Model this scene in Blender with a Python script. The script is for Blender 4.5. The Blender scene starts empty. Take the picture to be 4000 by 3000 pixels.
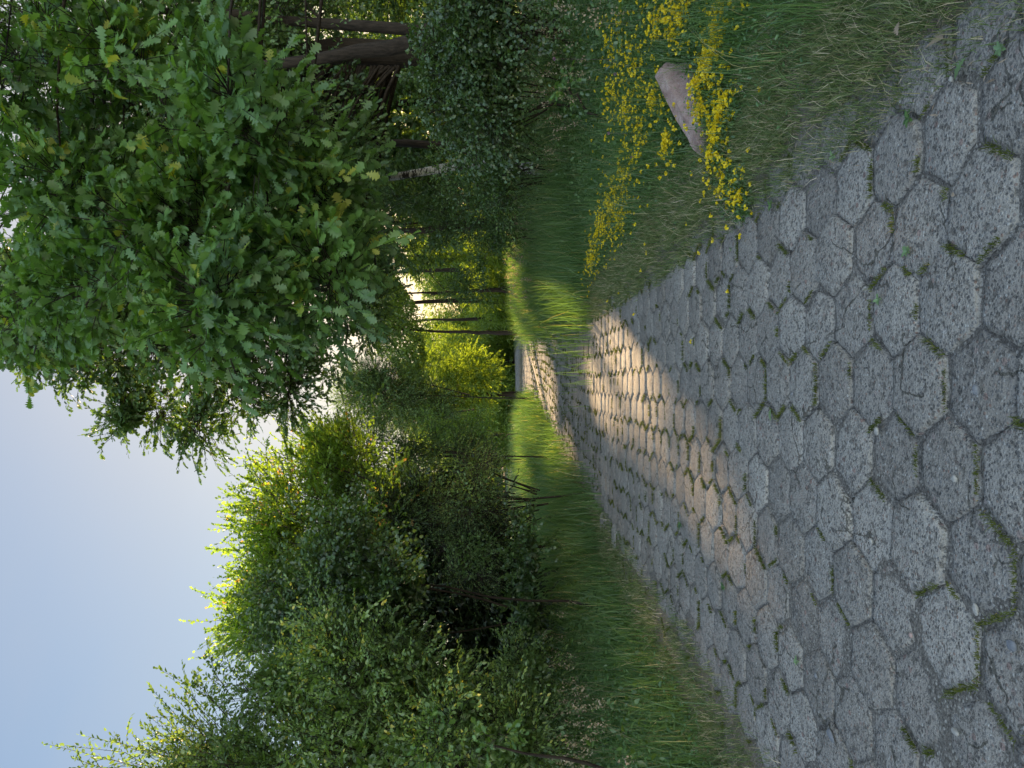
import bpy, math, random
import numpy as np
from mathutils import Vector, Matrix
rng = np.random.default_rng(7); random.seed(7)
SC = bpy.context.scene; COL = SC.collection
R = math.radians
# ---------------------------------------------------------------- camera (photo was taken in portrait, so it is rolled 90 degrees)
F = 2856.0; PITCH = math.atan((2000-1940)/F); CH = 1.6
cp, sp = math.cos(PITCH), math.sin(PITCH)
cam = bpy.data.objects.new('camera', bpy.data.cameras.new('camera')); COL.objects.link(cam)
cam.data.sensor_width = 36; cam.data.lens = F/4000*36; cam.data.clip_end = 3000; cam.data.clip_start = .05
cam.matrix_world = Matrix(((0, 1, 0, 0), (-sp, 0, -cp, 0), (-cp, 0, sp, CH), (0, 0, 0, 1)))
SC.camera = cam
# ---------------------------------------------------------------- sun and sky
SUN_AZ, SUN_EL = R(16), R(13.5)
S = np.array([math.sin(SUN_AZ)*math.cos(SUN_EL), math.cos(SUN_AZ)*math.cos(SUN_EL), math.sin(SUN_EL)])
w = bpy.data.worlds.new("World"); SC.world = w; w.use_nodes = True
wn = w.node_tree; wn.nodes.clear()
wo = wn.nodes.new('ShaderNodeOutputWorld'); bg = wn.nodes.new('ShaderNodeBackground'); sk = wn.nodes.new('ShaderNodeTexSky')
sk.sky_type = 'NISHITA'; sk.sun_disc = False; sk.sun_elevation = SUN_EL; sk.sun_rotation = SUN_AZ
sk.air_density = 1.0; sk.dust_density = 1.0; sk.ozone_density = 1.1
bg.inputs[1].default_value = .10
bw = wn.nodes.new('ShaderNodeRGBToBW'); pw = wn.nodes.new('ShaderNodeMath'); pw.operation = 'POWER'; pw.inputs[1].default_value = -.5
vm = wn.nodes.new('ShaderNodeVectorMath'); vm.operation = 'SCALE'; tc = wn.nodes.new('ShaderNodeTexCoord'); sx = wn.nodes.new('ShaderNodeSeparateXYZ')
mr = wn.nodes.new('ShaderNodeMapRange'); mr.interpolation_type = 'SMOOTHSTEP'   # sky behind the camera brightened, added fill light for the shade
for i_, v_ in ((1, .25), (2, -.7), (3, .83), (4, 3.3)): mr.inputs[i_].default_value = v_
ml = wn.nodes.new('ShaderNodeMath'); ml.operation = 'MULTIPLY'
wn.links.new(tc.outputs['Generated'], sx.inputs[0]); wn.links.new(sx.outputs[1], mr.inputs[0])
wn.links.new(sk.outputs[0], bw.inputs[0]); wn.links.new(bw.outputs[0], pw.inputs[0]); wn.links.new(pw.outputs[0], ml.inputs[0]); wn.links.new(mr.outputs[0], ml.inputs[1])
mxw = wn.nodes.new('ShaderNodeMix'); mxw.data_type = 'RGBA'; mxw.blend_type = 'MULTIPLY'; mxw.inputs[7].default_value = (1.22, .99, .80, 1)
mq = wn.nodes.new('ShaderNodeMapRange'); mq.inputs[1].default_value = .83; mq.inputs[2].default_value = 3.3; wn.links.new(mr.outputs[0], mq.inputs[0]); wn.links.new(mq.outputs[0], mxw.inputs[0])
wn.links.new(sk.outputs[0], mxw.inputs[6]); wn.links.new(mxw.outputs[2], vm.inputs[0]); wn.links.new(ml.outputs[0], vm.inputs['Scale']); cn = wn.nodes.new('ShaderNodeTexNoise'); cn.inputs['Scale'].default_value = 2.2; cn.inputs['Detail'].default_value = 5; mp_ = wn.nodes.new('ShaderNodeMapping'); mp_.inputs['Scale'].default_value = (1, 1, 3)
wn.links.new(tc.outputs['Generated'], mp_.inputs[0]); wn.links.new(mp_.outputs[0], cn.inputs['Vector'])
cr_ = wn.nodes.new('ShaderNodeMapRange'); cr_.inputs[1].default_value = .42; cr_.inputs[2].default_value = .75; cr_.inputs[3].default_value = .04; cr_.inputs[4].default_value = .30; wn.links.new(cn.outputs['Fac'], cr_.inputs[0])
cm = wn.nodes.new('ShaderNodeMix'); cm.data_type = 'RGBA'; cm.inputs[7].default_value = (1.55, 1.62, 1.75, 1); wn.links.new(cr_.outputs[0], cm.inputs[0]); wn.links.new(vm.outputs[0], cm.inputs[6]); wn.links.new(cm.outputs[2], bg.inputs[0]); wn.links.new(bg.outputs[0], wo.inputs[0])
sl = bpy.data.lights.new('sun', 'SUN'); sl.energy = 5; sl.angle = R(.8); sl.color = (1, .70, .38)
so = bpy.data.objects.new('sun', sl); COL.objects.link(so)
so.rotation_euler = Vector(S).to_track_quat('Z', 'Y').to_euler()
SC.view_settings.view_transform = 'Standard'; SC.view_settings.look = 'None'
SC.view_settings.exposure = 1.9; SC.view_settings.gamma = 1
cy = SC.cycles
cy.max_bounces = 7; cy.diffuse_bounces = 3; cy.glossy_bounces = 2; cy.transmission_bounces = 4; cy.transparent_max_bounces = 4
cy.sample_clamp_indirect = 6; cy.use_denoising = True
try: cy.denoiser = 'OPENIMAGEDENOISE'
except Exception: pass
cy.caustics_reflective = False; cy.caustics_refractive = False

# ---------------------------------------------------------------- helpers
def P(x, y, d):
    """photo position (4000 x 3000) and forward distance in metres -> point in the world"""
    r = (1500-y)/F; q = (x-2000)/F
    v = np.array([r, cp-q*sp, -sp-q*cp]); v = v*(d/v[1])
    return v+np.array([0, 0, CH])
def G(x, y):
    """photo position of something on level ground"""
    r = (1500-y)/F; q = (x-2000)/F
    v = np.array([r, cp-q*sp, -sp-q*cp]); v = v*(CH/-v[2]); return v[0], v[1]
def nrm(a): return a/np.maximum(np.linalg.norm(a, axis=-1, keepdims=True), 1e-9)
def rdir(n): return nrm(rng.normal(size=(n, 3)))
def wob(x, y, s=1.0, ph=0.0):
    x = np.asarray(x)*s; y = np.asarray(y)*s
    return (np.sin(1.7*x+.9*y+ph)+np.sin(-1.1*x+2.3*y+1.7+ph*2)+np.sin(2.9*x+1.3*y+4.1+ph)*.6+np.sin(.6*x-3.7*y+2.2)*.5)/3.1
class Buf:
    def __init__(s): s.v = []; s.f = {}; s.t = []; s.n = 0
    def add(s, v, f, t):
        v = np.asarray(v, float).reshape(-1, 3); f = np.asarray(f, int)
        s.v.append(v); s.f.setdefault(f.shape[1], []).append(f+s.n)
        s.t.append(np.broadcast_to(np.asarray(t, float), (len(v),)).copy()); s.n += len(v)
    def inst(s, tv, tf, pos, X, Z, size, tint, wid=None):
        n = len(pos)
        if n == 0: return
        X = nrm(X); Z = nrm(Z-X*np.sum(Z*X, 1, keepdims=True)); Y = np.cross(Z, X)
        sz = np.asarray(size, float).reshape(-1, 1, 1)*np.ones((n, 1, 1)); wy = sz if wid is None else sz*np.asarray(wid).reshape(-1, 1, 1)
        v = pos[:, None]+sz*tv[None, :, 0:1]*X[:, None]+wy*tv[None, :, 1:2]*Y[:, None]+sz*tv[None, :, 2:3]*Z[:, None]
        f = tf[None]+(np.arange(n)*len(tv))[:, None, None]
        s.add(v.reshape(-1, 3), f.reshape(-1, tf.shape[1]), np.repeat(tint, len(tv)))
    def build(s, name, m, parent=None, smooth=False, origin=None):
        me = bpy.data.meshes.new(name)
        v = np.concatenate(s.v); org = np.array(parent.location) if parent is not None else (np.zeros(3) if origin is None else np.array(origin))
        v = v-org
        me.vertices.add(len(v)); me.vertices.foreach_set('co', v.astype(np.float32).ravel())
        ls = []; st = []; tot = []; o = 0
        for k, fl in s.f.items():
            f = np.concatenate(fl); ls.append(f.ravel()); st.append(o+np.arange(len(f))*k); o += f.size
        ls = np.concatenate(ls); st = np.concatenate(st)
        me.loops.add(len(ls)); me.loops.foreach_set('vertex_index', ls.astype(np.int32))
        me.polygons.add(len(st)); me.polygons.foreach_set('loop_start', st.astype(np.int32))
        a = me.attributes.new('tint', 'FLOAT', 'POINT'); a.data.foreach_set('value', np.concatenate(s.t).astype(np.float32))
        me.update(calc_edges=True)
        if smooth: me.polygons.foreach_set('use_smooth', np.ones(len(me.polygons), bool))
        me.materials.append(m)
        ob = bpy.data.objects.new(name, me); COL.objects.link(ob)
        if parent is not None: ob.parent = parent
        else: ob.location = org
        return ob
def tag(o, label=None, cat=None, group=None, kind=None):
    if label: o['label'] = label
    if cat: o['category'] = cat
    if group: o['group'] = group
    if kind: o['kind'] = kind
    return o
def empty(name, loc, label, cat, group=None):
    o = bpy.data.objects.new(name, None); COL.objects.link(o); o.location = tuple(float(c) for c in loc); o.empty_display_size = .2
    return tag(o, label, cat, group)
def tube(buf, pts, rad, n=7, tint=.5, rough=0.0):
    pts = np.asarray(pts, float); rad = np.asarray(rad, float); m = len(pts)
    T = nrm(np.gradient(pts, axis=0)); ref = np.array([.37, .81, .2]) if abs(T[0][2]) > .5 else np.array([0, 0, 1.])
    A = nrm(np.cross(T, ref)); Bv = np.cross(T, A); a = np.arange(n)/n*2*np.pi
    rr = rad[:, None]*(1+rough*rng.normal(size=(m, n)))
    v = pts[:, None]+rr[..., None]*(np.cos(a)[None, :, None]*A[:, None]+np.sin(a)[None, :, None]*Bv[:, None])
    f = [(i*n+j, i*n+(j+1) % n, (i+1)*n+(j+1) % n, (i+1)*n+j) for i in range(m-1) for j in range(n)]
    buf.add(v.reshape(-1, 3), np.array(f), tint)
    c = buf.n; buf.add(v[-1], np.array([[0, k, k+1] for k in range(1, n-1)]), tint)
def bez(a, b, c, n):
    t = np.linspace(0, 1, n)[:, None]; return (1-t)**2*a+2*t*(1-t)*b+t*t*c
# ---------------------------------------------------------------- materials
def N(nt, t, **k):
    n = nt.nodes.new(t)
    for a, b in k.items(): setattr(n, a, b)
    return n
def ramp(nt, src, stops):
    r = N(nt, 'ShaderNodeValToRGB'); e = r.color_ramp.elements
    while len(e) < len(stops): e.new(.5)
    for q, (p, c) in zip(e, stops): q.position = p; q.color = (*c, 1) if len(c) == 3 else c
    nt.links.new(src, r.inputs[0]); return r.outputs[0]
def mixc(nt, fac, a, b, mode='MIX'):
    m = N(nt, 'ShaderNodeMix', data_type='RGBA', blend_type=mode)
    for i, s_ in ((0, fac), (6, a), (7, b)):
        if isinstance(s_, (int, float)): m.inputs[i].default_value = s_
        elif isinstance(s_, tuple): m.inputs[i].default_value = (*s_, 1)
        else: nt.links.new(s_, m.inputs[i])
    return m.outputs[2]
def math_(nt, op, a, b=None, c=None):
    m = N(nt, 'ShaderNodeMath', operation=op)
    for i, s_ in enumerate((a, b, c)):
        if s_ is None: continue
        if isinstance(s_, (int, float)): m.inputs[i].default_value = s_
        else: nt.links.new(s_, m.inputs[i])
    return m.outputs[0]
def newmat(name):
    m = bpy.data.materials.new(name); m.use_nodes = True; nt = m.node_tree; nt.nodes.clear()
    return m, nt, N(nt, 'ShaderNodeOutputMaterial')
def noise(nt, vec, scale, detail=4, rough=.6):
    n = N(nt, 'ShaderNodeTexNoise'); n.inputs['Scale'].default_value = scale; n.inputs['Detail'].default_value = detail; n.inputs['Roughness'].default_value = rough
    nt.links.new(vec, n.inputs['Vector']); return n.outputs['Fac']
def vor(nt, vec, scale, out='Color', feature='F1'):
    n = N(nt, 'ShaderNodeTexVoronoi', feature=feature); n.inputs['Scale'].default_value = scale; nt.links.new(vec, n.inputs['Vector']); return n.outputs[out]
def leafmat(name, cols, trans=.45, gloss=.07, rough=.42, tyel=(1.35, 1.3, .40), gain=1.0):
    """cols: leaf pigment ramp over the random per-leaf value"""
    m, nt, out = newmat(name)
    a = N(nt, 'ShaderNodeAttribute', attribute_name='tint')
    c = ramp(nt, a.outputs['Fac'], [(p_, (q_[0]*gain*1.12, q_[1]*gain, q_[2]*gain*.95)) for p_, q_ in cols])
    d = N(nt, 'ShaderNodeBsdfDiffuse'); nt.links.new(c, d.inputs[0])
    tcol = mixc(nt, 1.0, c, tyel, 'MULTIPLY'); t = N(nt, 'ShaderNodeBsdfTranslucent'); nt.links.new(tcol, t.inputs[0])
    g = N(nt, 'ShaderNodeBsdfGlossy'); g.inputs['Roughness'].default_value = rough; g.inputs[0].default_value = (1, 1, 1, 1)
    m1 = N(nt, 'ShaderNodeMixShader'); m1.inputs[0].default_value = trans; nt.links.new(d.outputs[0], m1.inputs[1]); nt.links.new(t.outputs[0], m1.inputs[2])
    m2 = N(nt, 'ShaderNodeMixShader'); m2.inputs[0].default_value = gloss; nt.links.new(m1.outputs[0], m2.inputs[1]); nt.links.new(g.outputs[0], m2.inputs[2])
    nt.links.new(m2.outputs[0], out.inputs[0]); return m
def solid(name, build, rough=.85, bump=None, dist=.01, spec=.3):
    m, nt, out = newmat(name); b = N(nt, 'ShaderNodeBsdfPrincipled'); b.inputs['Roughness'].default_value = rough
    b.inputs['Specular IOR Level'].default_value = spec
    vec = N(nt, 'ShaderNodeTexCoord').outputs['Object']; col, h = build(nt, vec)
    nt.links.new(col, b.inputs['Base Color'])
    if h is not None:
        bp = N(nt, 'ShaderNodeBump'); bp.inputs['Strength'].default_value = bump or 1; bp.inputs['Distance'].default_value = dist
        nt.links.new(h, bp.inputs['Height']); nt.links.new(bp.outputs[0], b.inputs['Normal'])
    nt.links.new(b.outputs[0], out.inputs[0]); return m
def b_bark(c1, c2):
    def f(nt, vec):
        mp = N(nt, 'ShaderNodeMapping'); mp.inputs['Scale'].default_value = (1, 1, .18); nt.links.new(vec, mp.inputs[0])
        h = noise(nt, mp.outputs[0], 28, 6, .7); c = ramp(nt, h, [(.32, c1), (.68, c2)]); return c, h
    return f
M = {}
M['bark'] = solid('bark', b_bark((.012, .009, .006), (.060, .044, .032)), bump=1, dist=.03)
def b_birch(nt, vec):
    mp = N(nt, 'ShaderNodeMapping'); mp.inputs['Scale'].default_value = (1, 1, 3.0); nt.links.new(vec, mp.inputs[0])
    h = noise(nt, mp.outputs[0], 5, 5, .7); return ramp(nt, h, [(.45, (.03, .028, .025)), (.53, (.42, .42, .40))]), h
M['birch'] = solid('birch_bark', b_birch, bump=.4)
def b_paver(nt, vec):
    at = N(nt, 'ShaderNodeAttribute', attribute_name='tint').outputs['Fac']
    n1 = noise(nt, vec, 9, 5, .65); n2 = noise(nt, vec, 110, 3, .7); n0 = noise(nt, vec, 1.3, 3, .6)
    base = ramp(nt, math_(nt, 'ADD', math_(nt, 'MULTIPLY', at, .45), math_(nt, 'MULTIPLY', n1, .55)), [(.25, (.265, .238, .208)), (.5, (.345, .312, .274)), (.78, (.45, .41, .36))])
    # exposed aggregate: each cell a pebble of its own colour
    vc = N(nt, 'ShaderNodeTexVoronoi'); vc.inputs['Scale'].default_value = 75; nt.links.new(vec, vc.inputs['Vector'])
    sep = N(nt, 'ShaderNodeSeparateColor'); nt.links.new(vc.outputs['Color'], sep.inputs[0])
    pc = ramp(nt, sep.outputs[0], [(0, (.10, .095, .09)), (.3, (.17, .165, .16)), (.55, (.26, .25, .24)), (.72, (.27, .17, .13)), (.82, (.36, .34, .31)), (1, (.52, .50, .46))])
    dome = math_(nt, 'SUBTRACT', 1.0, math_(nt, 'MULTIPLY', vc.outputs['Distance'], 1.7))
    isp = math_(nt, 'MULTIPLY', math_(nt, 'GREATER_THAN', sep.outputs[1], .42), math_(nt, 'GREATER_THAN', dome, .22))
    c = mixc(nt, math_(nt, 'MULTIPLY', isp, .85), base, pc)
    v2 = N(nt, 'ShaderNodeTexVoronoi'); v2.inputs['Scale'].default_value = 26; nt.links.new(vec, v2.inputs['Vector'])
    s2 = N(nt, 'ShaderNodeSeparateColor'); nt.links.new(v2.outputs['Color'], s2.inputs[0])
    big = math_(nt, 'MULTIPLY', math_(nt, 'GREATER_THAN', s2.outputs[0], .86), math_(nt, 'LESS_THAN', v2.outputs['Distance'], .33))
    c = mixc(nt, math_(nt, 'MULTIPLY', big, .75), c, ramp(nt, s2.outputs[2], [(0, (.13, .12, .115)), (.4, (.30, .27, .24)), (.6, (.30, .18, .15)), (1, (.46, .44, .41))]))
    c = mixc(nt, ramp(nt, n0, [(.5, (0, 0, 0)), (.72, (.25, .25, .25))]), c, (.30, .25, .205))
    c = mixc(nt, ramp(nt, n2, [(.30, (.75, .75, .75)), (.45, (0, 0, 0))]), c, (.075, .07, .068))
    pit = ramp(nt, noise(nt, vec, 38, 4, .7), [(.3, (0, 0, 0)), (.45, (1, 1, 1))])
    c = mixc(nt, math_(nt, 'MULTIPLY', math_(nt, 'SUBTRACT', 1.0, pit), .55), c, (.085, .08, .075))
    # cracks
    wv = N(nt, 'ShaderNodeTexNoise'); wv.inputs['Scale'].default_value = 5; wv.inputs['Detail'].default_value = 5; nt.links.new(vec, wv.inputs['Vector'])
    va = N(nt, 'ShaderNodeVectorMath', operation='MULTIPLY_ADD'); va.inputs[1].default_value = (.22, .22, .22); nt.links.new(wv.outputs['Color'], va.inputs[0]); nt.links.new(vec, va.inputs[2])
    ve = N(nt, 'ShaderNodeTexVoronoi', feature='DISTANCE_TO_EDGE'); ve.inputs['Scale'].default_value = 2.3; nt.links.new(va.outputs[0], ve.inputs['Vector'])
    ck = math_(nt, 'MULTIPLY', math_(nt, 'LESS_THAN', ve.outputs['Distance'], .010), math_(nt, 'GREATER_THAN', noise(nt, vec, 1.7, 2), .52))
    c = mixc(nt, math_(nt, 'MULTIPLY', ck, .75), c, (.07, .065, .05))
    lo = noise(nt, vec, 3.3, 5, .7); c = mixc(nt, ramp(nt, lo, [(.52, (0, 0, 0)), (.62, (.2, .2, .2))]), c, (.17, .155, .14))
    h = math_(nt, 'ADD', math_(nt, 'ADD', math_(nt, 'MULTIPLY', ck, -1.2), math_(nt, 'MULTIPLY', math_(nt, 'MAXIMUM', dome, 0.0), .35)), math_(nt, 'ADD', math_(nt, 'MULTIPLY', n2, .5), math_(nt, 'ADD', math_(nt, 'MULTIPLY', pit, .7), math_(nt, 'MULTIPLY', big, .5))))
    return c, math_(nt, 'ADD', h, math_(nt, 'MULTIPLY', n1, 2.0))
M['paver'] = solid('weathered_concrete', b_paver, rough=.9, bump=1, dist=.018)
def b_soil(nt, vec):
    n1 = noise(nt, vec, 3, 5, .7); n2 = noise(nt, vec, 60, 5, .75)
    c = ramp(nt, n2, [(.3, (.09, .075, .055)), (.5, (.19, .165, .125)), (.7, (.32, .285, .235))])
    vc = N(nt, 'ShaderNodeTexVoronoi'); vc.inputs['Scale'].default_value = 85; nt.links.new(vec, vc.inputs['Vector'])
    c = mixc(nt, math_(nt, 'MULTIPLY', math_(nt, 'LESS_THAN', vc.outputs['Distance'], .35), .5), c, mixc(nt, .8, vc.outputs['Color'], (.24, .21, .185)))
    c = mixc(nt, ramp(nt, n1, [(.4, (0, 0, 0)), (.6, (.55, .55, .55))]), c, (.10, .095, .04))
    at = N(nt, 'ShaderNodeAttribute', attribute_name='tint').outputs['Fac']
    gr = ramp(nt, n2, [(.3, (.06, .052, .044)), (.48, (.16, .142, .122)), (.7, (.34, .31, .27))])
    v3 = N(nt, 'ShaderNodeTexVoronoi'); v3.inputs['Scale'].default_value = 70; nt.links.new(vec, v3.inputs['Vector']); s3 = N(nt, 'ShaderNodeSeparateColor'); nt.links.new(v3.outputs['Color'], s3.inputs[0])
    gr = mixc(nt, math_(nt, 'MULTIPLY', math_(nt, 'LESS_THAN', v3.outputs['Distance'], .42), .8), gr, ramp(nt, s3.outputs[0], [(0, (.09, .08, .07)), (.5, (.24, .21, .18)), (1, (.46, .43, .38))]))
    c = mixc(nt, at, c, gr)
    return c, math_(nt, 'ADD', n2, math_(nt, 'MULTIPLY', vc.outputs['Distance'], -.6))
M['soil'] = solid('sandy_soil', b_soil, rough=.95, bump=1, dist=.012)
def b_rock(nt, vec):
    n1 = noise(nt, vec, 9, 6, .7); n2 = noise(nt, vec, 110, 4, .8)
    c = ramp(nt, n1, [(.35, (.33, .205, .18)), (.5, (.43, .30, .265)), (.68, (.56, .44, .395))])
    c = mixc(nt, ramp(nt, n2, [(.55, (0, 0, 0)), (.66, (.7, .7, .7))]), c, (.48, .42, .39))
    c = mixc(nt, ramp(nt, n2, [(.33, (.7, .7, .7)), (.42, (0, 0, 0))]), c, (.10, .065, .06))
    return c, math_(nt, 'ADD', n1, math_(nt, 'MULTIPLY', n2, .3))
M['rock'] = solid('pink_granite', b_rock, rough=.8, bump=1, dist=.03)
def b_pebble(c1, c2):
    def f(nt, vec):
        n = noise(nt, vec, 60, 4, .7); return ramp(nt, n, [(.35, c1), (.65, c2)]), n
    return f
M['pebble_grey'] = solid('grey_stone', b_pebble((.13, .135, .15), (.22, .225, .24)), bump=.3, dist=.003)
M['pebble_pale'] = solid('pale_stone', b_pebble((.26, .245, .22), (.40, .38, .35)), bump=.3, dist=.003)
M['pebble_pink'] = solid('pink_stone', b_pebble((.28, .19, .17), (.42, .31, .28)), bump=.3, dist=.003)
g3 = lambda a, b, c, e=None: [(0, a), (.5, b), (.93, c)]+([(1, e)] if e else [])
M['oak'] = leafmat('oak_leaf', g3((.045, .105, .036), (.075, .17, .048), (.12, .25, .06), (.26, .32, .05)), .42, .045, .5, gain=1.4)
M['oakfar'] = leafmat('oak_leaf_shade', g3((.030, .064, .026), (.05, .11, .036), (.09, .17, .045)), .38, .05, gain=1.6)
M['plum'] = leafmat('small_oval_leaf', g3((.035, .068, .028), (.065, .122, .040), (.11, .18, .055), (.24, .24, .04)), .45, .06, .45, gain=2.4)
M['maple'] = leafmat('maple_leaf', g3((.035, .070, .016), (.070, .135, .022), (.115, .195, .030), (.26, .16, .06)), .62, .05, gain=2.4)
M['lime'] = leafmat('broad_leaf', g3((.036, .080, .026), (.058, .125, .034), (.10, .19, .05)), .38, .07, gain=1.15)
M['willow'] = leafmat('narrow_leaf', g3((.034, .076, .026), (.060, .120, .038), (.105, .185, .055), (.20, .22, .05)), .42, .05, gain=2.1)
M['wood'] = leafmat('woodland_leaf', g3((.022, .050, .018), (.042, .088, .028), (.08, .15, .036)), .42, .04, gain=1.8)
M['thicket_shade'] = leafmat('shade_darkened_leaf', g3((.012, .028, .010), (.022, .046, .016), (.04, .07, .02)), .2, .04)  # woodland leaf colour darkened to paint the shade of the hedge hollow
M['farleaf'] = leafmat('distant_leaf', g3((.05, .09, .02), (.09, .15, .028), (.14, .21, .035)), .5, .03, gain=2.0)
M['grass'] = leafmat('grass_blade', g3((.036, .088, .028), (.064, .142, .042), (.115, .205, .065), (.30, .29, .15)), .4, .05, gain=1.45)
M['dry'] = leafmat('dry_grass_blade', [(0, (.07, .125, .04)), (.38, (.125, .185, .065)), (.5, (.26, .26, .14)), (.8, (.42, .40, .28)), (1, (.55, .52, .42))], .3, .03, tyel=(1.1, 1, .7), gain=1.25)
M['moss'] = leafmat('moss_tuft', g3((.045, .065, .014), (.075, .105, .022), (.12, .15, .035), (.25, .2, .1)), .35, .02, gain=1.2)
M['seed'] = leafmat('seed_head', [(0, (.28, .28, .18)), (.5, (.40, .38, .27)), (1, (.50, .42, .34))], .35, .02, tyel=(1.1, 1, .8))
M['yellow'] = leafmat('yellow_petal', [(0, (.62, .50, .012)), (.6, (.76, .66, .015)), (1, (.85, .78, .04))], .35, .03, tyel=(1, 1, .6))
M['purple'] = leafmat('clover_bloom', [(0, (.25, .13, .26)), (1, (.38, .24, .38))], .2, .02, tyel=(1, 1, 1))
M['clover'] = leafmat('clover_leaf', g3((.028, .065, .024), (.045, .10, .032), (.07, .14, .04)), .35, .05, gain=1.8)
M['dead'] = leafmat('dead_leaf', [(0, (.22, .17, .11)), (1, (.52, .46, .36))], .2, .03, tyel=(1, 1, .8))
M['paleleaf'] = leafmat('fallen_green_leaf', [(0, (.13, .24, .11)), (1, (.20, .33, .15))], .2, .06)

# ---------------------------------------------------------------- leaf shapes
def leaf_shape(st, wd, fold=.12, droop=.12):
    st = np.array(st); wd = np.array(wd); n = len(st)
    z = -droop*st**2
    mid = np.stack([st, 0*st, z], 1); Lf = np.stack([st, wd, z+fold*wd], 1); Rt = np.stack([st, -wd, z+fold*wd], 1)
    v = np.concatenate([mid, Lf, Rt]); f = []
    for i in range(n-1):
        f.append((i, i+1, n+i+1, n+i)); f.append((i+1, i, 2*n+i, 2*n+i+1))
    return v, np.array(f)
OAK = leaf_shape([0, .1, .2, .28, .40, .48, .60, .69, .82, .90, .97, 1], [.012, .04, .18, .07, .31, .12, .40, .17, .35, .15, .13, .0], .15, .18)
OAK2 = leaf_shape([0, .2, .38, .47, .62, .7, .86, 1], [.02, .17, .30, .11, .38, .15, .28, .03], .15, .15)
OVAL = leaf_shape([0, .1, .35, .65, 1], [0, .02, .24, .22, 0], .3, .2)
ROUND = leaf_shape([0, .12, .3, .6, .8, 1], [0, .30, .42, .36, .2, 0], .2, .2)
DIA = (np.array([[0, 0, 0], [.5, .26, .06], [1, 0, -.06], [.5, -.26, .06]]), np.array([[0, 1, 2], [0, 2, 3]]))
HEX = (np.array([[0, 0, 0], [.25, .24, .06], [.7, .22, .04], [1, 0, -.12], [.7, -.22, .04], [.25, -.24, .06]]), np.array([[0, 1, 2], [0, 2, 3], [0, 3, 4], [0, 4, 5]]))
MAP = (np.array([[0, 0, 0], [.12, .34, .03], [.42, .18, 0], [.62, .46, .05], [.68, .16, 0], [1, 0, -.1], [.68, -.16, 0], [.62, -.46, .05], [.42, -.18, 0], [.12, -.34, .03]]),
       np.array([[0, 1, 2], [2, 3, 4], [0, 2, 4], [0, 4, 5], [0, 5, 6], [0, 6, 8], [8, 6, 7], [0, 8, 9]]))
NAR = (np.array([[0, 0, 0], [.5, .13, .03], [1, 0, -.1], [.5, -.13, .03]]), np.array([[0, 1, 2], [0, 2, 3]]))

# ---------------------------------------------------------------- where gaps in the canopy let the low sun through
CUTX = -2.5
BAND = np.array([(-1.15, 4.4, .14), (-.95, 4.9, .26), (-.70, 5.7, .42), (-.48, 6.7, .55), (-.12, 8.4, .82), (.15, 9.9, .98), (.4, 11.5, 1.05), (.6, 13.2, 1.0)])
def sungap(p):
    """True for points whose shadow would fall where the photo has sunlight on the ground"""
    k = p[:, 2]/S[2]; gx = p[:, 0]-S[0]*k; gy = p[:, 1]-S[1]*k
    cx = np.interp(gy, BAND[:, 1], BAND[:, 0]); hw = np.interp(gy, BAND[:, 1], BAND[:, 2])
    e = wob(gx, gy, 1.6)*.22
    a = (gy > 4.3) & (gy < 13.2+e*3) & (np.abs(gx-cx) < hw*(1+e*.6)+rng.normal(size=len(p))*.09) & ((gy < 6) | (gy > 9.5) | (wob(gx*1.3, gy*.5, 2.0, 4) < .45)) & ~((np.abs(gy-6.5-e*3) < .35) & (gx > cx-.1))
    u = gx*math.cos(SUN_AZ)-gy*math.sin(SUN_AZ)
    b = (gy > 19.5+e*4) & (gy < 47) & (gx > -9) & (gx < 9) & (np.sin(1.7*u+.8)+.5*np.sin(4.1*u) > -1.15)
    c = (gy > 15+e*5) & (gy < 23) & (gx < -1.1+e) & (gx > -2.6)
    d = (gx < -7.6+2*e) & (gy < 14) & (p[:, 0] > CUTX)
    v = np.maximum(p[:, 1], .5); ix = 1940-(p[:, 2]-CH)/v*F; iy = 1500-p[:, 0]/v*F; g_ = np.zeros(len(p), bool); ww = 1+.35*wob(ix*.02, iy*.02, 1.5)
    for cx_, cy_, ex, ey, d0 in ((1640, 460, 120, 100, 13.5), (1235, 140, 55, 110, 11.5), (1620, 930, 70, 75, 14), (1420, 690, 40, 45, 14), (1500, 300, 45, 70, 13.5), (1330, 900, 40, 60, 14)):   # openings in the wood's foliage
        g_ |= (((ix-cx_)/ex)**2+((iy-cy_)/ey)**2 < ww) & (v > d0) & (v < 43) & (rng.random(len(p)) < .85)
    return a | b | c | d | g_
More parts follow.
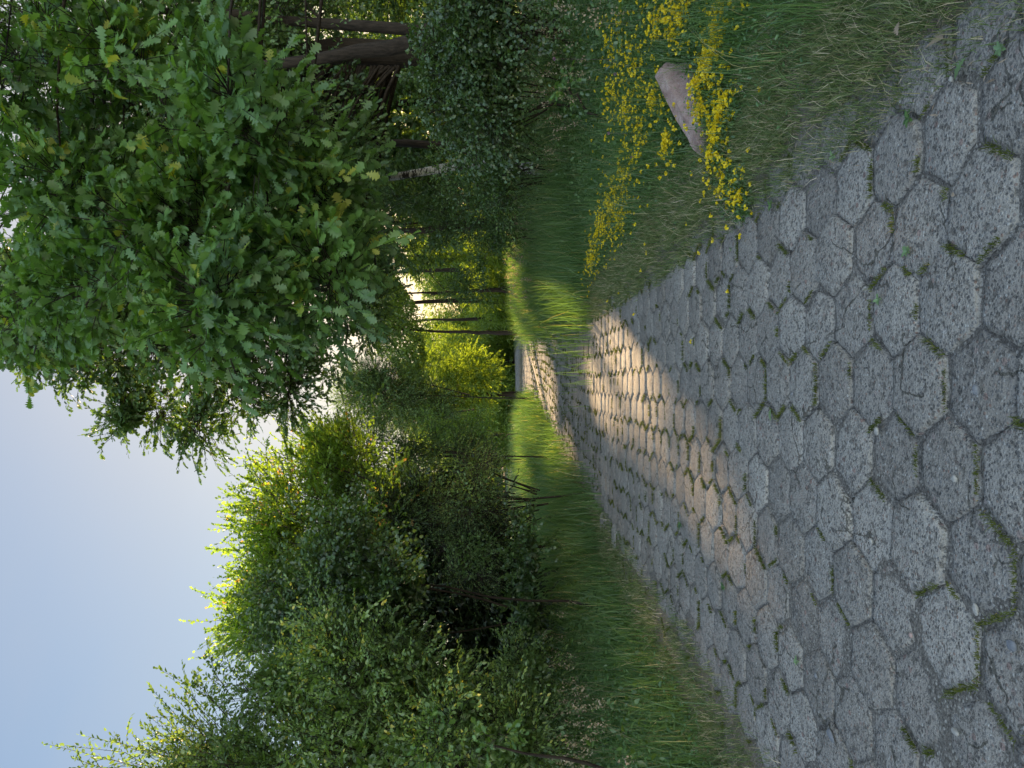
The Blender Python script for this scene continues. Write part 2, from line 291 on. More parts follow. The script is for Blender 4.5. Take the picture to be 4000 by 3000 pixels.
# ---------------------------------------------------------------- foliage
def sprays(lb, tb, pos, dr, L, n, size, tm, up=.6, droop=.25, tint=None, spread=.9, tw=.004, cull=True, tips=True):
    m = len(pos)
    if m == 0: return
    L = np.asarray(L)*np.ones(m); tint = rng.uniform(.25, .75, m) if tint is None else tint
    bend = rng.normal(size=(m, 3))*.18
    def at(t): return pos[:, None]+L[:, None, None]*(t[None, :, None]*dr[:, None]+(t**2)[None, :, None]*(bend-[0, 0, droop])[:, None])
    t = np.linspace(.18, 1, n)**.85; A = at(t); D = nrm(at(t+.02)-A)
    side = nrm(np.cross(D, [0, 0, 1.])+1e-6); sg = np.where(np.arange(n) % 2, 1., -1.)[None, :, None]
    sp_ = spread*(1.05-.75*(t if tips else t*0))[None, :, None]
    X = D+side*sg*sp_+rng.normal(size=(m, n, 3))*.32+np.array([0, 0, -.12])
    Z = np.array([0, 0, 1.])*up+rng.normal(size=(m, n, 3))*.5+side*sg*.15
    A = A.reshape(-1, 3); X = X.reshape(-1, 3); Z = Z.reshape(-1, 3)
    sz = size*rng.uniform(.6, 1.2, m*n)*np.tile(1.0-.25*np.abs(t-.6), m); ti = np.clip(np.repeat(tint, n)+rng.normal(size=m*n)*.13, 0, 1)
    k = A[:, 2] > .05
    if cull: k &= ~sungap(A)
    lb.inst(tm[0], tm[1], A[k], X[k], Z[k], sz[k], ti[k])
    if tb is not None and tw > 0:
        q = at(np.array([-.25, .4, .95])); rr = tw*np.array([1, .7, .35])
        kk = np.ones(m, bool) if not cull else ~sungap(q[:, 1]); q = q[kk]; m2 = len(q)
        if m2:
            a1 = nrm(np.cross(dr[kk], [0.3, .2, 1.])); a2 = np.cross(dr[kk], a1)
            ring = np.stack([a1, -.5*a1+.87*a2, -.5*a1-.87*a2], 1)
            v = q[:, :, None]+rr[None, :, None, None]*ring[:, None]
            f = np.array([(i*3+j, i*3+(j+1) % 3, (i+1)*3+(j+1) % 3, (i+1)*3+j) for i in range(2) for j in range(3)])
            tb.add(v.reshape(-1, 3), (f[None]+(np.arange(m2)*9)[:, None, None]).reshape(-1, 4), .5)
def crown(lb, tb, blobs, base, nl, ns, n, size, tm, cr=.5, L=.45, up=.6, droop=.25, outb=.6, upb=.25, limbs=.6, lr=.03, shell=.55, tw=.004, ttl=(.3, .7), cull=True, limbbase=None):
    """blobs: (centre, radii); nl boughs per blob, ns sprays per bough, n leaves per spray"""
    for bi, (c, r) in enumerate(blobs):
        c = np.array(c); r = np.array(r)
        k = nl[bi] if isinstance(nl, (list, tuple)) else nl
        u = rdir(k); rad = rng.uniform(shell, 1, k)**.8; cc = c+u*r*rad[:, None]
        cc[:, 2] = np.maximum(cc[:, 2], .25)
        tb_ = rng.uniform(ttl[0], ttl[1], k)
        cs = cr*rng.uniform(.65, 1.35, k)
        for i in range(k):
            m = int(ns*rng.uniform(.6, 1.4)); o = rdir(m); o[:, 2] *= .75
            p = cc[i]+o*cs[i]*rng.uniform(.1, 1, (m, 1))
            d = nrm(o*.7+u[i]*outb+np.array([0, 0, upb])+rng.normal(size=(m, 3))*.25)
            sprays(lb, tb, p, d, L*rng.uniform(.6, 1.3, m), n, size, tm, up, droop, np.clip(tb_[i]+rng.normal(size=m)*.08, 0, 1), tw=tw, cull=cull)
            if rng.random() < limbs and tb is not None:
                b0 = base(cc[i]) if callable(base) else np.array(base)
                if cull and sungap(np.stack([b0*.5+cc[i]*.5, cc[i]])).any(): continue
                mid = (b0+cc[i])/2+np.array([0, 0, .12])*np.linalg.norm(cc[i]-b0)+rng.normal(size=3)*.06*np.linalg.norm(cc[i]-b0)
                pt = bez(b0, mid, cc[i], 7); tube(tb, pt, np.linspace(lr, lr*.22, 7)*rng.uniform(.6, 1.2), 5, .5)
def fill(lb, blobs, n, size, tm=HEX, mx=.8, cull=True, tint=.35):
    for c, r in blobs:
        p = np.array(c)+rdir(n)*np.array(r)*(mx*rng.random((n, 1))**.4); k = p[:, 2] > .1
        if cull: k &= ~sungap(p)
        m = k.sum(); lb.inst(tm[0], tm[1], p[k], rdir(m), rdir(m)*.8+[0, 0, .5], size*rng.uniform(.6, 1.3, m), np.clip(tint+rng.normal(size=m)*.12, 0, 1))
def mkroot(name, loc, label, cat, group=None): return empty(name, loc, label, cat, group)
def finish(root, lb, tb, lm, bm='bark'):
    if tb is not None and tb.n: tb.build('trunk', M[bm], root, smooth=True)
    lb.build('crown', M[lm], root)
def B(x, y, d, rx, ry, rd):
    """blob given by photo centre, distance and photo radii"""
    return (P(x, y, d), (ry/F*d, rd, rx/F*d))

# ================================================================ THE SETTING
def road_c(y):   # centre line and half width of the road
    L = np.interp(y, [0, 3, 6, 11, 16, 21, 26, 33, 46, 70, 95, 111], [-2.35, -2.35, -2.2, -2.05, -1.65, -1.35, -1.0, -.8, -.55, -.55, -1.6, -2.8])
    Rr = np.interp(y, [0, 4, 8, 12, 16, 20, 25, 31, 45, 64, 95, 104, 111], [1.30, 1.24, 1.16, 1.22, 1.5, 2.0, 2.5, 2.8, 3.3, 2.6, .3, -.9, -2.0])
    return L, Rr
def gz(x, y):
    x = np.asarray(x, float); y = np.asarray(y, float); L, Rr = road_c(y)
    dl = np.clip(L-x, 0, None); dr_ = np.clip(x-Rr, 0, None); off = np.maximum(dl, dr_)
    z = .012*wob(x, y, .9)*np.exp(-y/60)
    z = z+np.clip(off, 0, .3)*.03+.02*wob(x, y, 3.1, 1)*np.clip(off*2, 0, 1)*np.exp(-y/40)
    z = z+.55*np.clip((dl-1.0)/2.6, 0, 1)**1.3*np.clip(1-y/60, 0, 1)+.4*np.clip((dr_-1.2)/4, 0, 1)*np.clip(1.6-y/50, 0, 1)
    z = z-.028*np.clip((off < .04)*1.0, 0, 1)-.004
    return z
def build_ground():
    xs = np.concatenate([-np.geomspace(600, 6.2, 42), np.arange(-6, -2.9, .12), np.arange(-2.9, 1.7, .045), np.arange(1.7, 6, .12), np.geomspace(6.2, 600, 42)])
    ys = np.concatenate([-np.geomspace(60, 1, 12), np.arange(-.5, 1, .2), np.arange(1, 13, .045), np.arange(13, 30, .15), np.geomspace(30.3, 1500, 60)])
    X, Y = np.meshgrid(xs, ys); Z = gz(X, Y)
    L, Rr = road_c(Y); on = (X > L) & (X < Rr)
    Z = Z+np.where(on, .008*wob(X, Y, 4.3, 3)+.006*wob(X, Y, 15, 1)-.002+.015*np.clip(-X-.2, 0, 1)*np.clip((4.6-Y)*.8, 0, 1), 0)+rng.normal(size=X.shape)*.0018*np.exp(-np.abs(Y)/20)
    nx, ny = len(xs), len(ys); b = Buf(); i = np.arange(nx*ny).reshape(ny, nx)
    f = np.stack([i[:-1, :-1], i[:-1, 1:], i[1:, 1:], i[1:, :-1]], -1).reshape(-1, 4)
    b.add(np.stack([X, Y, Z], -1), f, on.ravel()*1.0); o = b.build('ground', M['soil'], smooth=True); tag(o, kind='structure')
build_ground()
def build_road():
    b = Buf(); s_ = .2; px = 1.5*s_+.003; py = math.sqrt(3)*s_+.006
    # the grid follows the road's centre line
    n = 18; ang = np.arange(n)/n*2*np.pi
    hexr = np.array([.5*math.sqrt(3)/math.cos(((a+math.pi/6) % (math.pi/3))-math.pi/6+0) for a in ang+math.pi/6])*s_
    fr = [(i, (i+1) % n, n+(i+1) % n, n+i) for i in range(n)]
    f4 = np.array(fr+[(n+a, n+c, 2*n+c, 2*n+a) for a, c in ((i, (i+1) % n) for i in range(n))])
    f3 = np.array([(2*n+i, 2*n+(i+1) % n, 3*n) for i in range(n)])
    for row in range(int(48/py)):
        for colu in range(-16, 20):
            y = 0.3+row*py+(py/2 if colu % 2 else 0)
            L, Rr = road_c(y); ctr = (L+Rr)/2+.55; bend = ctr-(-.03)
            x = colu*px+float(np.interp(y, [0, 12, 48], [0, 0, 1.0]))*1.0
            if y > 12: x = colu*px+(ctr-.03)*np.clip((y-12)/8, 0, 1)
            if x < L-.02+rng.normal()*.06 or x > Rr-.02+rng.normal()*.07: continue
            if rng.random() < .003: continue
            edge = min(x-L, Rr-x)
            worn = rng.random() < (.45 if edge > .25 else .75)
            gap = rng.uniform(.003, .009)+(.007 if worn else 0)
            r1 = hexr*(1-(gap/s_)) ; r1 = np.minimum(r1, s_*(.99-rng.uniform(.0, .04)))
            r1 = r1*(1+rng.normal(size=n)*(.028 if worn else .010)); r0 = r1+.006
            for _q in range(int(rng.integers(0, 3)) if worn else int(rng.random() < .25)):
                k = rng.integers(n); r1 = r1*(1-rng.uniform(.06, .22)*np.exp(-(((np.arange(n)-k+n/2) % n-n/2)/rng.uniform(1, 2.2))**2)); r0 = r1+.006
            zc = float(gz(x, y))+.019+rng.normal()*.003-(.006 if worn else 0)
            tx, ty = rng.normal(size=2)*.014
            rot = rng.normal()*.03; x += rng.normal()*.006; y += rng.normal()*.006; ca, sa = np.cos(ang+rot), np.sin(ang+rot)
            def ring(rr, dz, nz=0): return np.stack([x+rr*ca, y+rr*sa, zc+dz+tx*rr*ca+ty*rr*sa+rng.normal(size=n)*nz], 1)
            v = np.concatenate([ring(r0, -.05), ring(r1, -.0045, .002), ring(r1-rng.uniform(.014, .03), 0, .0015), [[x, y, zc+.003]]])
            t = np.clip(.5+rng.normal()*.24, 0, 1)
            b.add(v, f4, t); b.f.setdefault(3, []).append(f3+b.n-len(v))
    # distant part of the road, beyond the individual slabs
    ys = np.concatenate([np.arange(47.6, 111, .7)]); L, Rr = road_c(ys); k = 12
    u = np.linspace(0, 1, k)[None]; X = L[:, None]+(Rr-L)[:, None]*u; Y = np.repeat(ys[:, None], k, 1); Z = gz(X, Y)+.034
    i = np.arange(len(ys)*k).reshape(-1, k); b.add(np.stack([X, Y, Z], -1), np.stack([i[:-1, :-1], i[:-1, 1:], i[1:, 1:], i[1:, :-1]], -1).reshape(-1, 4), .5)
    tag(b.build('road', M['paver']), kind='structure')
build_road()
# low concrete edging that crosses the road far off
kb = Buf(); a = np.array(G(2052, 1312)+(0,)); c = np.array(G(2140, 1640)+(0,))
t = np.linspace(0, 1, 14)[:, None]; pts = a+(c-a)*t; pts[:, 2] = gz(pts[:, 0], pts[:, 1])+.04
q = np.cross(nrm(c-a), [0, 0, 1.])
v = []; 
for o_, h in ((-.07, -.06), (-.07, .0), (-.055, .018), (.055, .018), (.07, 0), (.07, -.06)): v.append(pts+q*o_+[0, 0, h])
v = np.stack(v, 1); i = np.arange(14*6).reshape(14, 6)
kb.add(v.reshape(-1, 3), np.stack([i[:-1, :-1], i[:-1, 1:], i[1:, 1:], i[1:, :-1]], -1).reshape(-1, 4), .6)
tag(kb.build('kerb_stone', M['paver']), 'low concrete kerb crossing the sunlit far stretch of the paved road', 'kerb')

# ---------------------------------------------------------------- grass
def blades(b, x, y, h, wd, lean=.35, ti=None, seg=3, z=None, cull=None):
    n = len(x); z = gz(x, y) if z is None else z; a = rng.uniform(0, 2*np.pi, n); le = h*np.abs(rng.normal(size=n))*lean
    dx, dy = np.cos(a)*le, np.sin(a)*le; fa = rng.uniform(0, np.pi, n); wx, wy = np.cos(fa)*wd/2, np.sin(fa)*wd/2
    lv = []
    for i in range(seg+1):
        t = i/seg; c = np.stack([x+dx*t**1.8, y+dy*t**1.8, z+h*(t-.22*(le/np.maximum(h, 1e-3))*t**2)], 1)
        ww = (1-t**2)*.98+.02; o = np.stack([wx*ww, wy*ww, 0*x], 1); lv += [c-o, c+o]
    v = np.stack(lv, 1); f = np.array([(2*i, 2*i+1, 2*i+3, 2*i+2) for i in range(seg)])
    b.add(v.reshape(-1, 3), (f[None]+(np.arange(n)*(2*seg+2))[:, None, None]).reshape(-1, 4), np.repeat(ti, 2*seg+2))
def scatter(n, x0, x1, y0, y1, power=1.0):
    y = y0+(y1-y0)*rng.random(n)**power; return x0+(x1-x0)*rng.random(n), y
def tufted(n, x0, x1, y0, y1, k=14, r=.06, power=1.6):
    cx, cy = scatter(n//k, x0, x1, y0, y1, power); m = len(cx)
    return np.repeat(cx, k)+rng.normal(size=m*k)*r, np.repeat(cy, k)+rng.normal(size=m*k)*r, np.repeat(rng.uniform(0, 1, m), k)
# short worn grass along both edges
b = Buf()
for (n, side) in ((330000, 1), (120000, -1)):
    x, y, tt = tufted(n, -.15, 1.15, 1.2, 16, 18, .035, 2.1); L, Rr = road_c(y)
    dens = (wob(x*3, y*2, 1.3)*.5+.5); keep = (rng.random(len(x)) < (.30+.70*np.clip(x/.45, 0, 1))*np.clip(dens*1.6, .3, 1)); x, y, tt = x[keep], y[keep], tt[keep]; L, Rr = road_c(y)
    X = Rr+x if side > 0 else L-x*.9
    blades(b, X, y, rng.uniform(.02, .075, len(X))*(1+.6*(tt > .8))*(1+y/25), .003+y*.0003, .8, np.clip(.06+.26*tt+rng.normal(size=len(X))*.10+(rng.random(len(X)) < .17)*.5, 0, 1), 2)
tag(b.build('short_grass', M['dry']), 'short worn grass, half dry, along both edges of the pavement', 'grass', kind='stuff')
# straw and dead thatch lying flat
b = Buf(); n = 34000; x, y = scatter(n, -.3, 1.1, 1.2, 14, 1.8); L, Rr = road_c(y); sd = rng.random(n) < .55
X = np.where(sd, Rr+x, L-x); a = rng.uniform(0, 2*np.pi, n); ln = rng.uniform(.012, .05, n)
pos = np.stack([X, y, gz(X, y)+.006+rng.random(n)*.006], 1); kk = rng.random(n) < np.where(x < 0, .12, 1)
pos[:, 2] += np.where(x < 0, .030, 0)
b.inst(NAR[0]*[1, .45, .5], NAR[1], pos[kk], np.stack([np.cos(a), np.sin(a), rng.normal(size=n)*.1], 1)[kk], np.stack([rng.normal(size=n)*.3, rng.normal(size=n)*.3, np.ones(n)], 1)[kk], ln[kk], rng.random(n)[kk]*.8)
tag(b.build('straw', M['dead']), 'loose straw and dry plant litter on the pavement edges', 'litter', kind='stuff')
# moss and tiny grass in the joints
b = Buf(); s_ = .2; px = 1.5*s_+.003; py = math.sqrt(3)*s_+.006; XX = []; YY = []; HH = []
for row in range(int(34/py)):
    for colu in range(-16, 20):
        y = .3+row*py+(py/2 if colu % 2 else 0); L, Rr = road_c(y); ctr = (L+Rr)/2+.55
        x = colu*px if y <= 12 else colu*px+(ctr-.03)*np.clip((y-12)/8, 0, 1)
        if x < L-.25 or x > Rr+.2: continue
        for kx in range(3):     # three of the six sides belong to this slab
            a0 = math.pi/3*kx; p0 = np.array([x+s_*1.01*math.cos(a0), y+s_*1.01*math.sin(a0)]); p1 = np.array([x+s_*1.01*math.cos(a0+math.pi/3), y+s_*1.01*math.sin(a0+math.pi/3)])
            pr = .55 if kx != 1 else .42
            if wob(x, y, .7, 5) < -.35: pr *= .4
            if rng.random() > pr: continue
            ta, tb_ = sorted(rng.random(2)); ta = max(0, ta-.1); tb_ = min(1, tb_+.15); mcount = int((110 if y < 6 else 70 if y < 12 else 36)*(tb_-ta))+4
            t = rng.uniform(ta, tb_, mcount); q = p0+(p1-p0)*t[:, None]+rng.normal(size=(mcount, 2))*.0065
            XX.append(q[:, 0]); YY.append(q[:, 1]); HH.append(rng.uniform(.010, .026, mcount)*rng.uniform(.6, 1.7))
x = np.concatenate(XX); y = np.concatenate(YY); h = np.concatenate(HH)
blades(b, x, y, h*.8+y*.0006, .0028+y*.00045, .9, np.clip(.45+.35*wob(x, y, 2)+rng.normal(size=len(x))*.18, 0, 1), 2, gz(x, y)+.018)
tag(b.build('moss', M['moss']), 'moss and tiny grass growing in the joints of the hexagonal slabs', 'moss', kind='stuff')
# tall grass on both verges
b = Buf(); sb = Buf()
def tall(n, f_x, y0, y1, h0, h1, wd, power=1.5, k=16, r=.07, tbias=.4):
    u, y, tt = tufted(n, 0, 1, y0, y1, k, r, power); L, Rr = road_c(y); X = f_x(u, y, L, Rr)
    ok = (np.abs(X) < 40) & (((X-2.15)/.34)**2+((y-5.35)/.42)**2 > 1); X, y, tt = X[ok], y[ok], tt[ok]
    h = (h0+(h1-h0)*tt**1.5)*rng.uniform(.45, 1.1, len(X))
    blades(b, X, y, h, wd+y*.00035, .38, np.clip(tbias+.25*(tt-.5)+rng.normal(size=len(X))*.14+(rng.random(len(X)) < .05)*.6, 0, 1), 3)
tall(95000, lambda u, y, L, Rr: L-.75-u*3.2, 3.2, 16, .12, .62, .0040)
tall(45000, lambda u, y, L, Rr: L-.3-u*3.6, 11, 38, .35, .85, .006, 1.1, 14, .12)
tall(95000, lambda u, y, L, Rr: Rr+.85+u*3.6, 3.4, 15, .08, .5, .0036)
tall(60000, lambda u, y, L, Rr: Rr+.2+u*5.5, 12, 38, .45, 1.0, .006, 1.1, 14, .12)
tall(14000, lambda u, y, L, Rr: L-.5-u*1.6, 3.2, 11, .05, .22, .0045)
tall(40000, lambda u, y, L, Rr: Rr+.15+u*4.2, 21, 35, .8, 1.3, .008, 1.0, 14, .12)
tall(16000, lambda u, y, L, Rr: L-.2-u*2.2, 22, 40, .7, 1.15, .008, 1.0, 14, .12)
tall(26000, lambda u, y, L, Rr: Rr+.55+u*1.2, 1.4, 12, .04, .16, .004)
tag(b.build('tall_grass', M['grass']), 'tall green grass growing on both verges of the road', 'grass', kind='stuff')
# seed heads (cocksfoot) on thin stems
def heads(n, fx, y0, y1, h0, h1, sz):
    cx, cy = scatter(n, 0, 1, y0, y1, 1.2); L, Rr = road_c(cy); X = fx(cx, cy, L, Rr); h = rng.uniform(h0, h1, n); z0 = gz(X, cy)
    le = rng.normal(size=(n, 2))*.12
    top = np.stack([X+le[:, 0], cy+le[:, 1], z0+h], 1); base = np.stack([X, cy, z0], 1)
    for j in range(n):
        tube(sb, bez(base[j], (base[j]*.4+top[j]*.6)+[0, 0, .06], top[j], 4), [.0013]*4, 3, .25)
    m = 18; p = np.repeat(top, m, 0)+rng.normal(size=(n*m, 3))*[.018, .018, .045]; 
    sb.inst(DIA[0], DIA[1], p, rdir(n*m)+[0, 0, .7], rdir(n*m), rng.uniform(.7, 1.4, n*m)*sz, rng.random(n*m))
heads(170, lambda u, y, L, Rr: L-.9-u*2.2, 4, 11, .5, .85, .026)
heads(200, lambda u, y, L, Rr: Rr+2.0+u*3.2, 6, 14, .45, .8, .026)
heads(190, lambda u, y, L, Rr: Rr+.4+u*4, 18, 32, .75, 1.15, .04)
tag(sb.build('seed_heads', M['seed']), 'pale grass seed heads standing above the verge grass', 'grass', kind='stuff')
# low herbs and clover among the verge grass
b = Buf()
def herbs(n, fx, y0, y1, h, size, tm, power=1.4):
    u, y, tt = tufted(n, 0, 1, y0, y1, 20, .10, power); L, Rr = road_c(y); X = fx(u, y, L, Rr); m = len(X)
    p = np.stack([X, y, gz(X, y)+h*rng.random(m)*(.4+.6*tt)], 1); b.inst(tm[0], tm[1], p, rdir(m)*[1, 1, .4]+[0, 0, .15], rdir(m)*.5+[0, 0, .9], size*rng.uniform(.6, 1.3, m), np.clip(tt*.6+rng.random(m)*.4, 0, 1))
herbs(42000, lambda u, y, L, Rr: L-.8-u*3.0, 3.2, 14, .32, .032, HEX)
herbs(48000, lambda u, y, L, Rr: Rr+.85+u*3.4, 3.6, 14, .26, .026, HEX)
herbs(20000, lambda u, y, L, Rr: L-1.0-u*2.6, 3.2, 14, .5, .06, OVAL)
herbs(14000, lambda u, y, L, Rr: L-.5-u*1.0, 3.0, 10, .14, .035, OVAL)
herbs(22000, lambda u, y, L, Rr: L-3.0-u*1.6, 5, 22, .7, .075, OVAL)
herbs(16000, lambda u, y, L, Rr: Rr+1.6+u*3.6, 4, 16, .42, .055, OVAL)
tag(b.build('ground_cover', M['clover']), 'clover and low herbs mixed through the verge grass', 'ground cover', kind='stuff')
b = Buf()
herbs(9000, lambda u, y, L, Rr: L-.9-u*2.8, 3.2, 13, .75, .075, OVAL)
herbs(9000, lambda u, y, L, Rr: Rr+1.9+u*3.6, 4.5, 15, .6, .07, OVAL)
herbs(7000, lambda u, y, L, Rr: Rr+.5+u*1.2, 2.0, 11, .06, .035, OVAL)
herbs(14000, lambda u, y, L, Rr: Rr+2.6+u*3.4, 8, 18, .85, .06, HEX)
tag(b.build('weeds', M['lime']), 'taller broad-leaved weeds standing in the grass of both verges', 'weeds', kind='stuff')
# far lawn
b = Buf(); n = 60000; x, y = scatter(n, -22, 40, 38, 112, 1.1); L, Rr = road_c(y); k = (x < L-.3) | (x > Rr+.3); x, y = x[k], y[k]
blades(b, x, y, rng.uniform(.08, .26, len(x)), .03, .5, np.clip(.5+rng.normal(size=len(x))*.2, 0, .95), 2)
tag(b.build('lawn', M['grass']), 'far lawn beyond the bend of the road', 'grass', kind='stuff')

# ---------------------------------------------------------------- flowers
def flower_patch(label, spots, nfl, seed):
    r0 = np.array([np.mean([s[0] for s in spots]), np.mean([s[1] for s in spots]), 0]); r0[2] = float(gz(r0[0], r0[1]))
    root = empty('trefoil_patch', r0, label, 'wildflowers', 'yellow flower patches on the verge'); fb = Buf(); lb = Buf()
    per = int(nfl*2.6)//len(spots)
    for (cx, cy, rx, ry, hh) in spots:
        m = per; sc_ = np.exp(rng.normal(size=m)*.6); px_ = cx+rng.normal(size=m)*rx*sc_; py_ = cy+rng.normal(size=m)*ry*sc_; pz = gz(px_, py_)+hh*rng.uniform(.7, 1.25, m)
        c = np.stack([px_, py_, pz], 1); k = 7; s = .0155
        o = rdir(m*k)*[1, 1, .5]*.010; p = np.repeat(c, k, 0)+o
        fb.inst(ROUND[0]*[1, 1.3, 1.4], ROUND[1], p-nrm(o)*.004, nrm(o)+[0, 0, .45], rdir(m*k)*.6+[0, 0, .6], s*rng.uniform(.8, 1.35, m*k), np.clip(rng.normal(size=m*k)*.2+.6, 0, 1))
        m = per*22; px_ = cx+rng.normal(size=m)*rx*1.15; py_ = cy+rng.normal(size=m)*ry*1.15; q = np.stack([px_, py_, gz(px_, py_)+hh*rng.random(m)*.95], 1)
        lb.inst(HEX[0], HEX[1], q, rdir(m)+[0, 0, .3], rdir(m)*.6+[0, 0, .8], rng.uniform(.014, .032, m), rng.random(m))
    lb.build('foliage', M['clover'], root); fb.build('blossoms', M['yellow'], root)
def fs(x, y, rx, ry, h):   # photo position of the flower heads at height h
    r = (1500-y)/F; q = (x-2000)/F; v = np.array([r, cp-q*sp, -sp-q*cp]); v = v*((CH-h-.05)/-v[2]); return (v[0], v[1], rx, ry, h)
flower_patch('dense yellow trefoil in front of the upper end of the pink boulder', [fs(2790, 60, .09, .16, .12), fs(2760, 190, .10, .14, .12), fs(2740, 260, .08, .10, .13), fs(2650, 60, .09, .15, .2)], 230, 1)
flower_patch('yellow trefoil clump at the foot of the pink boulder', [fs(2790, 430, .06, .10, .11), fs(2770, 500, .06, .07, .10), fs(2750, 590, .07, .07, .10), fs(2700, 330, .05, .07, .17), fs(2720, 420, .05, .08, .13)], 150, 2)
flower_patch('loose yellow trefoil behind the pink boulder among grass', [fs(2540, 390, .10, .12, .2), fs(2590, 555, .06, .07, .18), fs(2450, 420, .12, .25, .25), fs(2560, 100, .12, .25, .25), fs(2470, 250, .15, .3, .28), fs(2480, 520, .15, .3, .22), fs(2420, 140, .2, .4, .3), fs(2400, 380, .2, .4, .28), fs(2620, 20, .12, .25, .25)], 330, 3)
flower_patch('small yellow trefoil clump beside the edge of the grey slabs', [fs(2830, 770, .06, .06, .06), fs(2790, 680, .12, .10, .05)], 50, 4)
flower_patch('wide yellow trefoil patch farther along the verge beyond the boulder', [fs(2420, 690, .16, .4, .2), fs(2360, 800, .16, .5, .22), fs(2330, 900, .14, .5, .22), fs(2300, 1010, .10, .4, .2), fs(2400, 850, .12, .3, .15)], 330, 5)
# clover heads
b = Buf()
for (x, y) in ((2415, 15), (2463, 348), (2480, 290), (2377, 520), (2470, 615), (2495, 535), (2165, 230), (2440, 440)):
    c = P(x, y, 7.5); g0 = gz(c[0], c[1]); 
    if c[2] < g0+.1: c[2] = g0+.28
    o = rdir(40); b.inst(DIA[0], DIA[1], c+o*.007, o+[0, 0, .3], rdir(40), np.full(40, .014), rng.random(40)); tube(b, np.array([[c[0], c[1], g0], c]), [.002, .001], 3, 0)
tag(b.build('clover_blooms', M['purple']), 'small mauve clover heads scattered behind the boulder', 'clover', kind='stuff')

# ---------------------------------------------------------------- boulder
def stone(name, c, r, rz, seed, m, label, cat, tilt=(0, 0), group=None, sub=4, amp=.16, flats=9):
    rg = np.random.default_rng(seed); import bmesh
    bm = bmesh.new(); bmesh.ops.create_icosphere(bm, subdivisions=sub, radius=1); v = np.array([w_.co[:] for w_ in bm.verts])
    f = np.array([[w_.index for w_ in p.verts] for p in bm.faces]); bm.free()
    pl = nrm(rg.normal(size=(flats, 3))); hh = rg.uniform(.62, .9, flats); rad = np.ones(len(v))
    for k in range(flats):
        dd = v@pl[k]; rad = np.minimum(rad, np.where(dd > .05, hh[k]/np.maximum(dd, .05), 9))
    v = v*rad[:, None]*(1+amp*.25*wob(v[:, 0]*3, v[:, 1]*3+v[:, 2]*2, 1.2, seed))[:, None]*np.array(r)
    ca, sa = math.cos(rz), math.sin(rz); tx, ty = tilt
    v = v@np.array([[1, 0, -math.sin(ty)], [0, 1, 0], [math.sin(ty), 0, 1]]); v = v@np.array([[ca, sa, 0], [-sa, ca, 0], [0, 0, 1]])
    q = Buf(); q.add(v+np.array(c), f, .5); return tag(q.build(name, m, smooth=(sub < 4), origin=c), label, cat, group)
bo = P(2690, 425, 5.75)
# faceted slab of granite leaning on the verge
def boulder():
    import bmesh
    a = P(2590, 275, 5.9); b_ = P(2735, 590, 5.5)
    ax = nrm((b_-a)*[1, 1, 0]); per = np.array([-ax[1], ax[0], 0]); Lh = np.linalg.norm((b_-a)*[1, 1, 0])
    g0 = float(gz(*( (a+b_)/2)[:2]))
    def q(t, w_, z): p = a+ax*Lh*t+per*w_; p[2] = g0+z; return p
    # front is towards the camera (-per or +per, whichever has smaller y)
    sgn = 1 if per[1] > 0 else -1
    st = [(-.03, .10, .22, .06), (.03, .13, .30, .08), (.25, .16, .25, .11), (.45, .20, .205, .13), (.62, .19, .165, .13), (.8, .13, .12, .10), (.93, .10, .09, .09), (1.04, .05, .03, .05)]
    v = []
    for i, (t, df, zt, db) in enumerate(st):
        j = rng.normal(size=4)*.008
        v += [q(t, -sgn*df*.95, -.06), q(t+.01, -sgn*(df+j[0]), .03+.15*zt), q(t+.02, -sgn*df*(.72+j[1]), zt*.52), q(t, -sgn*.05, zt*.99+j[2]), q(t, sgn*db*.55, zt+j[3]), q(t, sgn*db, zt*.55), q(t, sgn*db*1.05, -.06)]
    k = 7; i = np.arange(len(st)*k).reshape(-1, k); f = np.stack([i[:-1, :-1], i[:-1, 1:], i[1:, 1:], i[1:, :-1]], -1).reshape(-1, 4)
    bm = bmesh.new(); vs = [bm.verts.new(p) for p in v]
    for ff in f: bm.faces.new([vs[c] for c in ff])
    bm.faces.new([vs[c] for c in i[0]]); bm.faces.new([vs[c] for c in i[-1]][::-1])
    bmesh.ops.recalc_face_normals(bm, faces=bm.faces)
    bmesh.ops.bevel(bm, geom=bm.edges[:], offset=.003, segments=1, affect='EDGES', clamp_overlap=True)
    bmesh.ops.triangulate(bm, faces=bm.faces); bmesh.ops.subdivide_edges(bm, edges=bm.edges[:], cuts=2, use_grid_fill=True)
    for p in bm.verts:
        c = p.co; d = .014*wob(c.x*9+c.z*5, c.y*9-c.z*7, 1.3)+.005*wob(c.x*30, c.y*30+c.z*35, 1)
        p.co = c+Vector((d, d*.6, d*.8))
    me = bpy.data.meshes.new('boulder'); org = Vector(q(.5, 0, 0))
    for p in bm.verts: p.co -= org
    bm.to_mesh(me); bm.free(); me.materials.append(M['rock'])
    o = bpy.data.objects.new('boulder', me); o.location = org; COL.objects.link(o)
    tag(o, 'angular pinkish granite boulder lying among the yellow flowers', 'boulder')
boulder()
